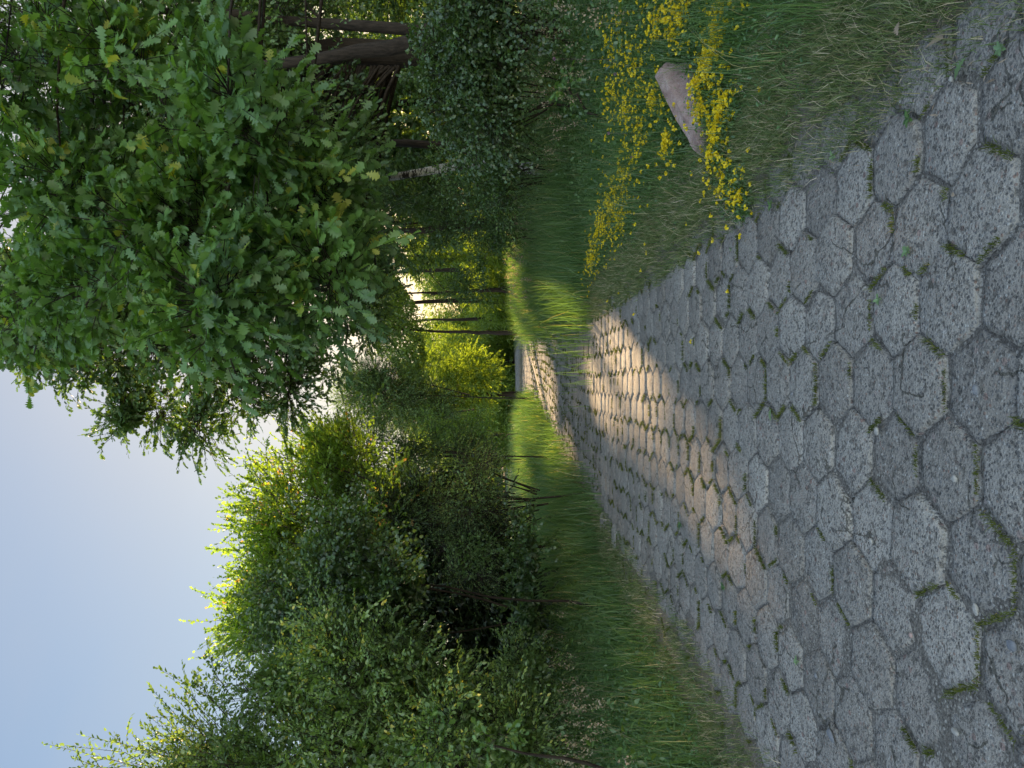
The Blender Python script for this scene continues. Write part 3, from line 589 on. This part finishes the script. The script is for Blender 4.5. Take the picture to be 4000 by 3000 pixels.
# ---------------------------------------------------------------- small stones and leaves on the road
def onroad(x, y):
    gx, gy = G(x, y); return np.array([gx, gy, float(gz(gx, gy))+.030])
peb = [(3245, 2875, (.045, .022, .012), 1.1, 'grey', 'long smooth slate-grey stone bedded at the left edge of the road'),
       (3823, 1522, (.019, .013, .012), .4, 'grey', 'grey pointed stone lying in a joint beside a large slab'),
       (3431, 1684, (.019, .017, .010), .8, 'pale', 'pale flat stone lying on the middle of a slab'),
       (3097, 1538, (.011, .010, .009), 0, 'grey', 'small grey chip next to a patch of moss and sand'),
       (3817, 2380, (.022, .012, .008), .3, 'pale', 'white chip among brown litter near the bottom of the road'),
       (3958, 2520, (.022, .02, .010), .2, 'grey', 'round dark grey stone near the corner of the road'),
       (3735, 1870, (.014, .012, .008), .9, 'pale', 'cream stone between the two large slabs near the camera'),
       (3187, 2640, (.016, .010, .008), .5, 'grey', 'narrow grey stone beside the mossy joint on the left'),
       (3735, 2860, (.02, .011, .009), 1.3, 'pale', 'light elongated stone next to a small green sprout'),
       (3090, 2912, (.012, .010, .007), .2, 'pale', 'white pebble in the dry grass at the left road edge'),
       (3710, 310, (.013, .009, .008), .5, 'pale', 'yellowish pebble near the upper road edge by the short grass'),
       (3405, 2115, (.016, .012, .007), .7, 'pale', 'pale oval pebble set in a slab near a mossy joint'),
       (3560, 2480, (.012, .009, .007), .2, 'pink', 'reddish pebble on a worn slab')]
for i, (x, y, r, rz, m, lab) in enumerate(peb):
    c = onroad(x, y)+[0, 0, r[2]*.35]; stone('pebble', c, r, rz, 20+i, M['pebble_'+m], lab, 'pebble', group='loose stones on the road', sub=3, amp=.3, flats=6)
def fallen(x, y, sz, az, tm, m, lab, lift=.008, roll=.2):
    c = onroad(x, y)+[0, 0, lift]; b = Buf(); b.inst(tm[0]*[1, 1, 1], tm[1], c[None], np.array([[math.cos(az), math.sin(az), .05]]), np.array([[roll, .1, 1]]), [sz], np.array([.5]))
    tag(b.build('fallen_leaf', m, origin=c), lab, 'leaf', 'fallen leaves on the road')
fallen(3775, 225, .085, 2.0, OAK, M['paleleaf'], 'pale green oak leaf lying on the slab nearest the upper corner')
fallen(3015, 1645, .075, .4, OAK, M['paleleaf'], 'green oak leaf lying in a mossy joint in the middle of the road')
fallen(3700, 150, .11, 1.2, OAK, M['dead'], 'curled straw-coloured dead leaf at the edge of the short grass', .02, .9)
fallen(3740, 765, .03, 1, OVAL, M['dead'], 'tiny dry leaf on a slab near the large pale hexagon')
fallen(3560, 140, .06, .3, OAK, M['dead'], 'pale dry leaf in the short grass near the curled dead leaf', .03, .5)
# sprouts growing out of the joints
for (x, y, sz, lab) in ((3905, 190, .03, 'small bright sprout growing at the upper right road corner'), (3250, 610, .03, 'clover-like sprout beside the broken slab at the verge'),
                        (3010, 805, .045, 'green rosette in the joint below the yellow flowers'), (3545, 465, .04, 'tuft of small leaves in the joint by the verge'),
                        (3435, 1170, .03, 'dark green sprout in the joint above the large pale slab'), (3545, 980, .032, 'low rosette growing between two dark slabs'),
                        (3110, 2580, .035, 'little star-shaped weed on a slab at the lower left'), (2660, 2050, .05, 'flat green weed in the sunlit stretch of slabs'), (2830, 2290, .05, 'tuft of weed leaves in a slab joint near the left verge')):
    c = onroad(x, y); b = Buf(); m = 9; a = np.arange(m)*2.4; b.inst(OVAL[0], OVAL[1], np.repeat(c[None], m, 0), np.stack([np.cos(a), np.sin(a), rng.uniform(.15, .8, m)], 1), np.tile([0, 0, 1.], (m, 1)), sz*rng.uniform(.6, 1.1, m), rng.random(m))
    tag(b.build('sprout', M['paleleaf' if sz < .04 else 'clover'], origin=c), lab, 'weed', 'weeds growing between the slabs')

# ================================================================ TREES AND BUSHES
def gp(x, y): return np.array([x, y, float(gz(x, y))])
def gb(x, d): q = P(1940, x, d); return gp(q[0], d)
def trunkline(pts, r0, r1, n=12, wig=.03):
    pts = np.asarray(pts, float); t = np.linspace(0, len(pts)-1, n); q = np.stack([np.interp(t, np.arange(len(pts)), pts[:, k]) for k in range(3)], 1)
    q[1:-1] += rng.normal(size=(n-2, 3))*wig; r = np.linspace(r0, r1, n); r[0] *= 1.25; return q, r
# --- near oak whose branches hang in from the right
CUTX = 2.5
def near_oak():
    base = gp(5.4, 5.2); root = mkroot('oak_tree', base, 'near oak whose large lobed leaves hang over the verge in the upper corner', 'tree')
    lb, tb = Buf(), Buf(); q, r = trunkline([base, base+[-.1, .1, 2.5], base+[-.3, .3, 6], base+[-.5, .2, 9]], .26, .09); tube(tb, q, r, 14, .5, .04)
    bl = [B(150, 250, 5.2, 260, 420, 1.5), B(350, 760, 5.4, 260, 330, 1.2), B(560, 330, 5.3, 260, 400, 1.4), B(760, 900, 5.1, 250, 260, 1.0), B(1080, 620, 5.1, 230, 360, 1.2),
          B(820, 1180, 4.6, 120, 130, .35), B(1080, 1000, 5.0, 150, 190, .5), B(1240, 820, 5.2, 100, 200, .5), B(960, 420, 4.8, 170, 130, .5), B(60, 1180, 6.5, 160, 190, .7), B(1290, 1120, 4.9, 60, 90, .25), B(560, 1080, 5.2, 200, 180, .5), B(250, 1060, 6, 260, 190, .6)]
    hub = lambda p: base+np.array([-.35, .25, min(max(1.9, p[2]*.8), 7)])
    crown(lb, tb, bl, hub, [16, 14, 15, 12, 13, 8, 7, 6, 5, 9, 5, 8, 11], 17, 11, .092, OAK, cr=.27, L=.30, up=.45, droop=.35, limbs=.08, lr=.022, shell=.1, ttl=(.2, .85))
    finish(root, lb, tb, 'oak')
near_oak()
# --- larger oak behind it that arches over the road
def far_oak():
    base = gp(7.0, 15.0); root = mkroot('oak_tree', base, 'tall dark oak arching over the road against the sky', 'tree')
    lb, tb = Buf(), Buf(); q, r = trunkline([base, base+[-.2, .1, 4], base+[-.6, 0, 9], base+[-1, 0, 13]], .34, .10); tube(tb, q, r, 12, .5, .04)
    bl = [B(150, 1330, 13, 200, 110, .8), B(230, 1150, 13.2, 320, 250, 1.3), B(640, 1180, 13.4, 300, 250, 1.3), B(120, 700, 13, 420, 620, 2.2), B(60, 1150, 13.5, 330, 260, 1.4), B(420, 1330, 13.5, 240, 210, 1.1), B(760, 1330, 14, 260, 190, 1.2), B(620, 1560, 14, 110, 150, .6), B(760, 1660, 14, 110, 120, .5),
          B(920, 1560, 14, 90, 110, .5), B(1080, 1400, 14.5, 170, 110, .8), B(1130, 1520, 14.5, 40, 70, .3), B(500, 1630, 13.5, 50, 60, .3), B(700, 900, 13, 500, 400, 1.8), B(1250, 1150, 15, 200, 230, 1.2), B(1300, 700, 14.5, 220, 400, 1.5), B(500, 200, 13, 500, 420, 2.0), B(1450, 1180, 17, 120, 200, 1), B(1280, 1400, 17, 80, 90, .6)]
    hub = lambda p: base+np.array([-.5, 0, min(max(3.2, p[2]*.75), 12)])
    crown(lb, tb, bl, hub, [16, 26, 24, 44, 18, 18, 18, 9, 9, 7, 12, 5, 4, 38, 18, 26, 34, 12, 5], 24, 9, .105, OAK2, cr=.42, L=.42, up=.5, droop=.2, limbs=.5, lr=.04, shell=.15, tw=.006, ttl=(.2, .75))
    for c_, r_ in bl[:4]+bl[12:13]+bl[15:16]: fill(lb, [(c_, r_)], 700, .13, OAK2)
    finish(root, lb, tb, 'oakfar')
far_oak()
CUTX = -2.5
# --- right woodland
def wood_tree(name, base, h, label, tp, r, blobs, nl, ns, n, size, tm, mat='wood', bark='bark', cr=.7, L=.6, limbs=.5, lr=.05, shell=.3, top=None, group='trees of the wood on the right', low=2.5, droop=.2):
    root = mkroot(name, base, label, 'tree', group); lb, tb = Buf(), Buf(); q, rr = trunkline(tp, r, r*.3, 12, .03); tube(tb, q, rr, 11, .5, .03)
    tpa = np.asarray(tp, float)
    def hub(p):
        z = np.clip(p[2]*.8, min(low, tpa[-1, 2]*.6), tpa[-1, 2]*.97); return np.array([np.interp(z, tpa[:, 2], tpa[:, k]) for k in range(3)])
    crown(lb, tb, blobs, hub, nl, ns, n, size, tm, cr=cr, L=L, limbs=limbs*.14, lr=lr*.8, shell=shell, droop=droop, tw=.006)
    fill(lb, blobs, 1800, size*1.5)
    finish(root, lb, tb, mat, bark)
def trunk_from(pts, d, extra=None):
    q = [P(x, y, d) for x, y in pts]; q[0][2] = float(gz(q[0][0], q[0][1])); return np.array(q)
T = trunk_from([(2080, 130), (1640, 120), (1200, 90), (700, 40), (200, 10)], 13)
wood_tree('lime_tree', T[0], 12, 'straight brown trunk at the very top of the photo behind the oak leaves', T, .13, [(T[3]+[.5, .5, 1], (2.4, 2.2, 3.2)), (T[2]+[2.2, 2.5, 1.5], (1.6, 1.8, 1.6))], [34, 16], 26, 9, .085, HEX)
T = trunk_from([(2080, 120), (1640, 160), (1450, 190), (1290, 235), (900, 260), (400, 200)], 12)
wood_tree('oak_tree', T[0], 12, 'thick leaning trunk curving beside the straight brown trunk', T, .16, [(T[4]+[0, 1.5, 1.5], (2.6, 2.2, 3.0)), (T[3]+[2.0, 3.0, 1.4], (1.5, 1.8, 1.2))], [30, 12], 26, 9, .09, OAK2)
T = trunk_from([(2000, 580), (1750, 575), (1560, 560), (1200, 540), (600, 520)], 19)
wood_tree('ash_tree', T[0], 12, 'slim dark trunk in front of the sunlit foliage gap', T, .14, [(T[3]+[0, 1, 3], (3, 3, 4.5))], [34], 24, 9, .10, HEX)
T = trunk_from([(1980, 655), (1850, 640), (1700, 660), (1400, 700), (800, 720)], 17)
wood_tree('birch_tree', T[0], 12, 'birch with white bark patches in the dark wood', T, .15, [(T[3]+[0, 1, 3], (3, 3, 4))], [32], 24, 9, .08, HEX, bark='birch')
T = trunk_from([(1980, 880), (1800, 880), (1700, 895), (1500, 905), (900, 900)], 24)
wood_tree('ash_tree', T[0], 12, 'dark trunk left of the sunlit foliage beyond the oak branches', T, .16, [(T[3]+[.5, 0, 4], (3.4, 3.4, 5)), (P(1690, 760, 25), (1.6, 1.5, 1.2))], [40, 12], 24, 9, .11, HEX)
b0 = gb(1300, 42); wood_tree('lime_tree', b0, 11, 'roadside tree standing at the right side of the road bend', [b0, b0+[0, 0, 3], b0+[.2, 0, 8]], .15, [B(1500, 1290, 42, 200, 190, 2.6), B(1370, 1400, 41, 110, 110, 2), B(1620, 1430, 43, 110, 130, 2), B(1330, 1230, 42, 130, 130, 2)], [44, 16, 16, 16], 26, 9, .14, HEX, mat='farleaf', cr=.8, L=.7, limbs=.3, lr=.04, group=None)
spots = [(9.5, 25, 14), (12.5, 31, 16), (8.6, 34, 15), (15, 24, 15), (12, 41, 18), (20, 35, 17), (9.5, 43, 16), (24, 52, 19), (28, 46, 19), (5.6, 50, 15), (8.8, 57, 17)]
nm = ['nearest the slim trunks', 'second in the row behind the slim trunks', 'standing by the sunlit tall grass', 'deepest behind the brown trunks', 'behind the one by the sunlit grass', 'far inside the wood behind the boulder side', 'nearest the bend of the road', 'tallest at the back of the wood', 'at the far back edge of the wood', 'overhanging the bend of the road', 'behind the one overhanging the bend']
for (x, y, h), s_ in zip(spots, nm):
    b0 = gp(x, y); tp = [b0, b0+[.1, 0, h*.3], b0+[-.2, .2, h*.6], b0+[0, 0, h*.9]]
    wood_tree('woodland_tree', b0, h, 'tall leafy woodland tree '+s_, tp, .2, [(b0+[0, 0, h*.62], (3.0, 3.0, h*.36)), (b0+[-1.0, -.8, h*.3], (2.0, 1.8, h*.14))], [60, 22], 22, 8, .19, HEX, cr=.95, L=.8)
# understory bushes on the right
LAST = [None]
def bush(name, label, blobs, nl, ns, n, size, tm, mat, base, cr=.35, L=.4, limbs=.35, lr=.014, cat='bush', group=None, up=.6, droop=.2, outb=.6, upb=.25, shell=.4, tw=.003, ttl=(.3, .7), stems=1, cull=True, nf=900, fs=1.5):
    base = np.array(base); root = mkroot(name, base, label, cat, group); lb, tb = Buf(), Buf(); LAST[0] = root
    for k in range(stems):
        c, r = blobs[k % len(blobs)]; e = np.array(c)+rdir(1)[0]*np.array(r)*.2; b0 = base+rng.normal(size=3)*[.15, .15, 0]
        q, rr = trunkline([b0, b0*.5+e*.5+[0, 0, .1], e], .022 if lr < .02 else .035, .01, 8, .04); tube(tb, q, rr, 6, .5, .05)
    crown(lb, tb, blobs, lambda p: base+(p-base)*np.array([.35, .35, .45]), nl, ns, n, size, tm, cr=cr, L=L, limbs=limbs, lr=lr, up=up, droop=droop, outb=outb, upb=upb, shell=shell, tw=tw, ttl=ttl, cull=cull)
    if nf: fill(lb, blobs, nf, size*fs, cull=cull)
    finish(root, lb, tb, mat)
U = 'understory bushes of the wood on the right'
bush('lime_bush', 'leafy bush with heart-shaped leaves hanging at the top of the photo by the brown trunks', [B(1790, 130, 10.5, 160, 260, .8), B(1900, 60, 10, 140, 240, .7)], [18, 16], 22, 9, .06, ROUND, 'lime', gb(120, 10.5), group=U, droop=.4)
bush('hazel_bush', 'dark bush under the leaning trunk with drooping leaf sprays', [B(1830, 400, 11, 190, 230, .9), B(1960, 300, 10.5, 110, 300, .6)], [22, 14], 22, 9, .055, ROUND, 'lime', gb(380, 11), group=U, droop=.4)
bush('hazel_bush', 'dark bush below the birch and the slim trunk', [B(1850, 680, 14, 170, 240, 1.2), B(1960, 620, 13, 90, 300, .8)], [26, 16], 24, 9, .055, HEX, 'wood', gb(680, 14), group=U)
bush('elder_bush', 'dark shrub between the birch and the sunlit tall grass', [B(1860, 930, 19, 120, 170, 1.3), B(1950, 860, 17, 70, 220, 1.0), B(1640, 830, 19, 200, 170, 1.3)], [26, 16, 30], 24, 9, .065, HEX, 'wood', gb(900, 19), group=U)
bush('thicket', 'black-green thicket deep in the wood behind the birch', [B(1880, 470, 22, 130, 450, 1.6), B(1830, 150, 20, 180, 300, 1.5)], [30, 26], 26, 8, .09, HEX, 'wood', gb(450, 22), group=U, cr=.6, L=.6, nf=2500)
bush('hawthorn_bush', 'small bush with hanging sprays just above the sunlit grass tuft', [B(1830, 1120, 30, 90, 90, 1.3), B(1900, 1050, 28, 50, 120, 1.0)], [20, 12], 22, 8, .08, HEX, 'wood', gb(1100, 30), group=U, cr=.5)
CUTX = 99
# --- left hedge row
H = 'bushes and small trees of the hedge on the left'
b0 = gb(3200, 9.6)
bush('plum_tree', 'nearest hedge tree at the lower left with small oval leaves and dark branches', [B(1500, 2880, 8.2, 400, 330, 1.3), B(1130, 2900, 8.4, 300, 240, 1.1), B(880, 2980, 8.5, 230, 110, .8), B(1400, 2600, 8.3, 280, 170, .8), B(1130, 2650, 8.6, 180, 140, .7), B(1750, 2850, 7.9, 200, 250, .9), B(1600, 2620, 8.2, 130, 130, .5), B(2000, 2920, 7.9, 110, 160, .7)],
     [26, 18, 9, 14, 8, 14, 6, 6], 50, 11, .06, OVAL, 'plum', b0, cr=.46, L=.36, limbs=.2, lr=.02, cat='tree', group=H, upb=.4, droop=.05, shell=.2, tw=.0035, ttl=(.12, .85), stems=2)
# tall shoots against the sky
def shoots(name, label, pts, mat, tm, size, d, base, n=16, cat='shoots', group=None, w_=.005):
    root = LAST[0]; lb, tb = Buf(), Buf()
    for (x0, y0, x1, y1, nn) in pts:
        a, e = P(x0, y0, d), P(x1, y1, d+rng.normal()*.15); dv = e-a; L = np.linalg.norm(dv)
        sprays(lb, tb, a[None], nrm(dv)[None], L, int(nn*1.7), size*1.2, tm, .6, .0, np.array([.45]), tw=w_, cull=False)
        k = 5; t = rng.uniform(.0, .7, (k, 1)); sprays(lb, tb, a+dv*t, nrm(nrm(dv)+rdir(k)*.8), L*.38*(1-t[:, 0]*.6), 8, size*1.15, tm, .6, .0, np.full(k, .45), tw=w_*.7, cull=False)
    tb.build('shoot_stems', M['bark'], root); lb.build('shoots', M[mat], root)
shoots('plum_shoots', 'loose plum shoots rising above the nearest hedge tree into the sky', [(560, 3000, 200, 2900, 18), (600, 2990, 380, 2830, 16), (700, 2950, 400, 2900, 18), (800, 2870, 540, 2745, 18), (850, 2850, 620, 2660, 20), (900, 2800, 690, 2560, 18), (760, 2930, 530, 2850, 16), (880, 2700, 745, 2530, 18), (450, 3010, 220, 2960, 12), (900, 2950, 600, 2900, 14), (850, 2760, 740, 2640, 14), (960, 2700, 790, 2490, 16)], 'plum', OVAL, .055, 8.3, b0, cat='shoots')
bush('lime_tree', 'hedge tree with broad pale leaves beside the dark hollow', [B(1300, 2230, 9.8, 260, 200, .8), B(1550, 2300, 9.4, 150, 150, .5), B(1420, 2470, 9.5, 200, 120, .6), B(1150, 2450, 10, 200, 150, .7)],
     [16, 7, 8, 9], 36, 9, .06, ROUND, 'lime', gb(2400, 10.6), cr=.42, L=.38, limbs=.12, lr=.016, cat='tree', group=H, upb=.2, droop=.25, shell=.2, ttl=(.3, .85))
bush('maple_tree', 'field maple with sunlit yellow-green top and reddish tips in the hedge', [B(1180, 2060, 14, 230, 300, 1.8), B(1180, 2380, 13, 230, 220, 1.3), B(1370, 1850, 15, 180, 150, 1.5), B(1420, 2050, 14, 250, 230, 1.5), B(1060, 2230, 13.5, 110, 210, 1.1), B(1290, 1790, 15.5, 80, 90, .8)],
     [28, 18, 15, 18, 12, 7], 44, 9, .08, MAP, 'maple', gb(2150, 14), cr=.62, L=.45, limbs=.2, lr=.03, cat='tree', group=H, upb=.5, droop=0, shell=.3, tw=.005, ttl=(.3, .8), nf=500, fs=1.3)
shoots('maple_shoots', 'upright maple shoots with reddish tips above the sunlit hedge top', [(950, 2350, 755, 2320, 18), (960, 2380, 840, 2370, 14), (960, 2150, 830, 2140, 16), (1000, 2080, 860, 2030, 16), (1020, 1990, 880, 1920, 18), (1060, 1930, 950, 1830, 18), (1120, 1850, 965, 1810, 20), (1180, 1800, 1100, 1740, 14), (1250, 1740, 1190, 1640, 14), (950, 2500, 820, 2480, 14)], 'maple', MAP, .07, 13.5, gb(2150, 14), cat='shoots')
bush('willow_bush', 'grey-green fine-leaved bush drooping beside the dark hollow', [B(1650, 1950, 13.5, 220, 170, 1.1), B(1850, 1950, 12.8, 150, 200, 1.0), B(1480, 1990, 13.8, 180, 130, 1.0), B(1850, 2160, 11.8, 140, 120, .7), B(1620, 2080, 13, 200, 120, .8)], [28, 22, 16, 14, 16], 30, 12, .038, NAR, 'willow', gb(1960, 13.5), cr=.34, L=.4, group=H, droop=.35, upb=.0, shell=.2)
bush('dogwood_bush', 'dark green bush rising behind the fine-leaved willow bush', [B(1450, 1780, 19, 220, 130, 1.4), B(1700, 1800, 19, 220, 120, 1.4), B(1870, 1760, 20, 130, 80, 1.2), B(1270, 1720, 19.5, 90, 60, .7)], [28, 24, 12, 8], 28, 9, .06, HEX, 'wood', gb(1800, 19), cr=.45, L=.45, group=H)
bush('hazel_bush', 'hedge bush lit by the sun next to the bright grass tuft', [B(1880, 1690, 27, 110, 70, 1.2), B(1760, 1680, 28, 110, 60, 1.2)], [16, 14], 26, 9, .075, HEX, 'maple', gb(1690, 27), cr=.45, L=.45, group=H)
bush('willow_tree', 'feathery tree against the bright sky at the end of the hedge', [B(1500, 1560, 32, 160, 110, 2), B(1450, 1490, 32, 90, 60, 1.5), B(1650, 1610, 33, 160, 80, 2)], [60, 22, 36], 32, 10, .12, NAR, 'willow', gb(1580, 32), cr=.7, L=.75, limbs=.08, lr=.05, cat='tree', group=H, tw=.006)
bush('bramble_thicket', 'dark thicket in shade closing the hollow at the foot of the hedge', [B(1600, 2350, 13, 330, 420, 1.0), B(1550, 2850, 12, 330, 330, .9), B(1750, 2000, 16, 230, 200, 1.0), B(1930, 2350, 13, 170, 420, .9), B(1950, 2850, 12, 170, 350, .8)], [50, 34, 22, 40, 34], 26, 9, .085, HEX, 'thicket_shade', gb(2500, 13), group=H, cr=.45, L=.5, shell=.1, cull=False, stems=0, limbs=0, nf=4500, fs=1.7)
bush('bramble_bush', 'low bramble in front of the dark hollow under the broad-leaved hedge tree', [B(2060, 2200, 11.5, 50, 170, .5), B(2060, 2420, 11, 50, 150, .5)], [7, 6], 22, 9, .06, ROUND, 'lime', gb(2300, 11.2), group=H, cr=.25, L=.3, stems=0, limbs=0, nf=700)
bush('bramble_bush', 'low bramble under the nearest hedge tree at the lower left', [B(2060, 2650, 9.8, 110, 170, .5), B(2080, 2900, 9.2, 110, 180, .5)], [14, 14], 22, 9, .055, OVAL, 'plum', gb(2780, 9.5), group=H, cr=.25, L=.3, stems=0, limbs=0, nf=700)
bush('oak_sapling', 'oak sapling with large lobed leaves at the lower left hedge foot', [B(1930, 2900, 6.6, 50, 70, .15), B(1680, 2915, 6.8, 60, 50, .15)], [3, 2], 4, 5, .085, OAK, 'oak', gb(2920, 6.7), cr=.12, L=.16, cat='sapling', stems=1, limbs=0, lr=.006, nf=0)
bush('oak_sapling', 'oak seedling standing in the grass behind the boulder', [B(2215, 340, 9.0, 40, 55, .15)], [4], 5, 6, .09, OAK, 'oak', gp(*P(2260, 340, 9)[:2]), cr=.10, L=.14, cat='sapling', stems=1, limbs=0, lr=.006, nf=0)
# --- far trees beyond the bend
CUTX = -2.5
FT = 'sunlit trees beyond the bend of the road'
far = [(1840, 1545, 48, 9, .22, 'lone tree with dark trunk at the left side of the far lawn'), (1870, 1140, 46, 8, .2, 'tree with slanting trunk above the sunlit tall grass'), (1800, 1250, 60, 10, .2, 'round yellow-green tree behind the far lawn'),
       (1850, 1410, 66, 9, .2, 'low bright tree in the middle of the far lawn edge'), (1800, 1000, 52, 10, .2, 'sunlit tree seen through the gap near the oak branches'), (1830, 1640, 70, 10, .2, 'far tree closing the left end of the lawn'),
       (1800, 1330, 85, 12, .2, 'tall distant tree behind the lawn'), (1800, 1500, 95, 13, .2, 'tallest distant tree beside the bright sky gap'), (1800, 1150, 90, 12, .2, 'distant tree behind the slanting trunk'), (1800, 880, 75, 12, .2, 'distant tree hidden behind the dark wood'),
       (1800, 500, 44, 9, .2, 'sunlit tree glowing behind the slim dark trunk'), (1800, 250, 42, 9, .2, 'sunlit tree behind the leaning trunk'), (1800, 1750, 90, 13, .2, 'distant tree behind the hedge end'), (1800, 2000, 60, 9, .2, 'distant tree behind the willow bush'), (1800, 1065, 93, 12, .2, 'distant tree seen between the thin trunks at the bend'), (1800, 965, 96, 13.5, .2, 'distant tree glimpsed right under the lowest oak branches'), (1800, 1010, 104, 15, .2, 'most distant tree beyond the thin trunks at the bend')]
protos = []
def far_tree(h, seed, at=None):
    o_ = np.zeros(3) if at is None else at
    lb, tb = Buf(), Buf(); tp = [o_+np.array([0, 0, 0.]), o_+np.array([.1, 0, h*.35]), o_+np.array([-.1, .1, h*.9])]; q, rr = trunkline(tp, h*.022, .05, 10, .04); tube(tb, q, rr, 9, .5, .03)
    crown(lb, tb, [(o_+[0, 0, h*.62], (h*.30, h*.28, h*.36)), (o_+[h*.12, -h*.05, h*.38], (h*.24, h*.2, h*.2))], lambda p: o_+np.array([0, 0, min(max(h*.2, (p[2]-o_[2])*.75), h*.85)]), [80, 40], 26, 8, .20, HEX, cr=.85, L=.8, limbs=.3, lr=.07, shell=.35, cull=at is not None, tw=0)
    return lb, tb
first = {}
for i, (x, y, d, h, r, lab) in enumerate(far):
    b0 = gb(y, d); root = mkroot('field_tree', (b0[0], b0[1], b0[2]-.05), lab, 'tree', FT); k = i % 4
    if i in (1, 2, 4, 8, 9):
        lb, tb = far_tree(h, k, np.array(root.location)); finish(root, lb, tb, 'farleaf'); continue
    if k not in first:
        lb, tb = far_tree(10, k); z = mkroot('tmp', (0, 0, 0), '', '')
        t_ = tb.build('trunk', M['bark'], z, smooth=True); c_ = lb.build('crown', M['farleaf'], z); first[k] = (t_.data, c_.data)
        for o in (t_, c_, z): bpy.data.objects.remove(o)
    for nme, me in zip(('trunk', 'crown'), first[k]):
        o = bpy.data.objects.new(nme, me); COL.objects.link(o); o.parent = root
    root.scale = (h/10,)*3; root.rotation_euler.z = i*1.3
first = None
for i, (y, d, sc, lab) in enumerate(((1640, 66, 1.2, 'far shrub at the left end of the lawn edge'), (1570, 70, 1.3, 'far shrub behind the lone tree on the lawn'), (1500, 64, 1.1, 'far shrub next to the dark trunk of the lone tree'), (1430, 72, 1.4, 'bright far shrub below the low bright tree'),
        (1350, 68, 1.2, 'far shrub in the middle of the lawn edge'), (1280, 74, 1.5, 'far shrub directly above the road bend'), (1210, 66, 1.2, 'far shrub behind the tips of the sunlit grass'), (1140, 58, 1.2, 'far shrub at the foot of the slanting trunk'), (1060, 56, 1.2, 'far shrub above the seed heads of the sunlit grass'), (970, 60, 1.4, 'far shrub at the dark edge of the wood'), (1720, 62, 1.3, 'far shrub just past the end of the hedge'), (1090, 50, 1.0, 'shrub close behind the sunlit grass tuft at the bend'), (1005, 48, 1.1, 'shrub in the gap under the oak branches'), (1185, 56, .95, 'shrub left of the slanting trunk at the bend'), (925, 45, 1.1, 'shrub at the near edge of the wood by the bend'))):
    b0 = gb(y, d); root = mkroot('shrub', b0, lab, 'bush', 'shrubs along the far edge of the lawn'); k = 0
    if first is None:
        z = mkroot('tmp', (0, 0, 0), '', ''); lb, tb = Buf(), Buf()
        for q_ in range(4): tube(tb, np.array([[0, 0, 0], [rng.normal()*.4, rng.normal()*.3, 1.6]]), [.05, .02], 5, .5)
        crown(lb, tb, [((0, 0, 1.5), (1.9, 1.5, 1.5)), ((1.1, .3, .9), (1.3, 1.2, .9)), ((-1.1, .1, .8), (1.3, 1.2, .9))], lambda p: np.array([0, 0, .2]), [34, 14, 14], 20, 8, .16, HEX, cr=.5, L=.5, limbs=0, cull=False, tw=0)
        t_ = tb.build('stems', M['bark'], z); c_ = lb.build('crown', M['farleaf'], z); first = (t_.data, c_.data)
        for o in (t_, c_, z): bpy.data.objects.remove(o)
    for nme, me in zip(('stems', 'crown'), first):
        o = bpy.data.objects.new(nme, me); COL.objects.link(o); o.parent = root
    root.scale = (sc, sc, sc*(.85+.1*(i % 4))); root.rotation_euler.z = i*2.1
# far wood closing the horizon
b = Buf(); n = 60000; a = rng.uniform(-.95, .95, n); dd = rng.uniform(125, 165, n); hh = 9+4*wob(a*14, a*3, 1.7)+1.5*wob(a*50, 0, 1.3); z = hh*rng.random(n)**.8
p = np.stack([np.sin(a)*dd, np.cos(a)*dd, z], 1); b.inst(HEX[0], HEX[1], p, rdir(n), rdir(n), rng.uniform(.7, 1.4, n), np.clip(rng.normal(size=n)*.2+.4, 0, 1))
tag(b.build('distant_woods', M['wood']), 'far-off wood closing the view along the horizon', 'woods', kind='stuff')
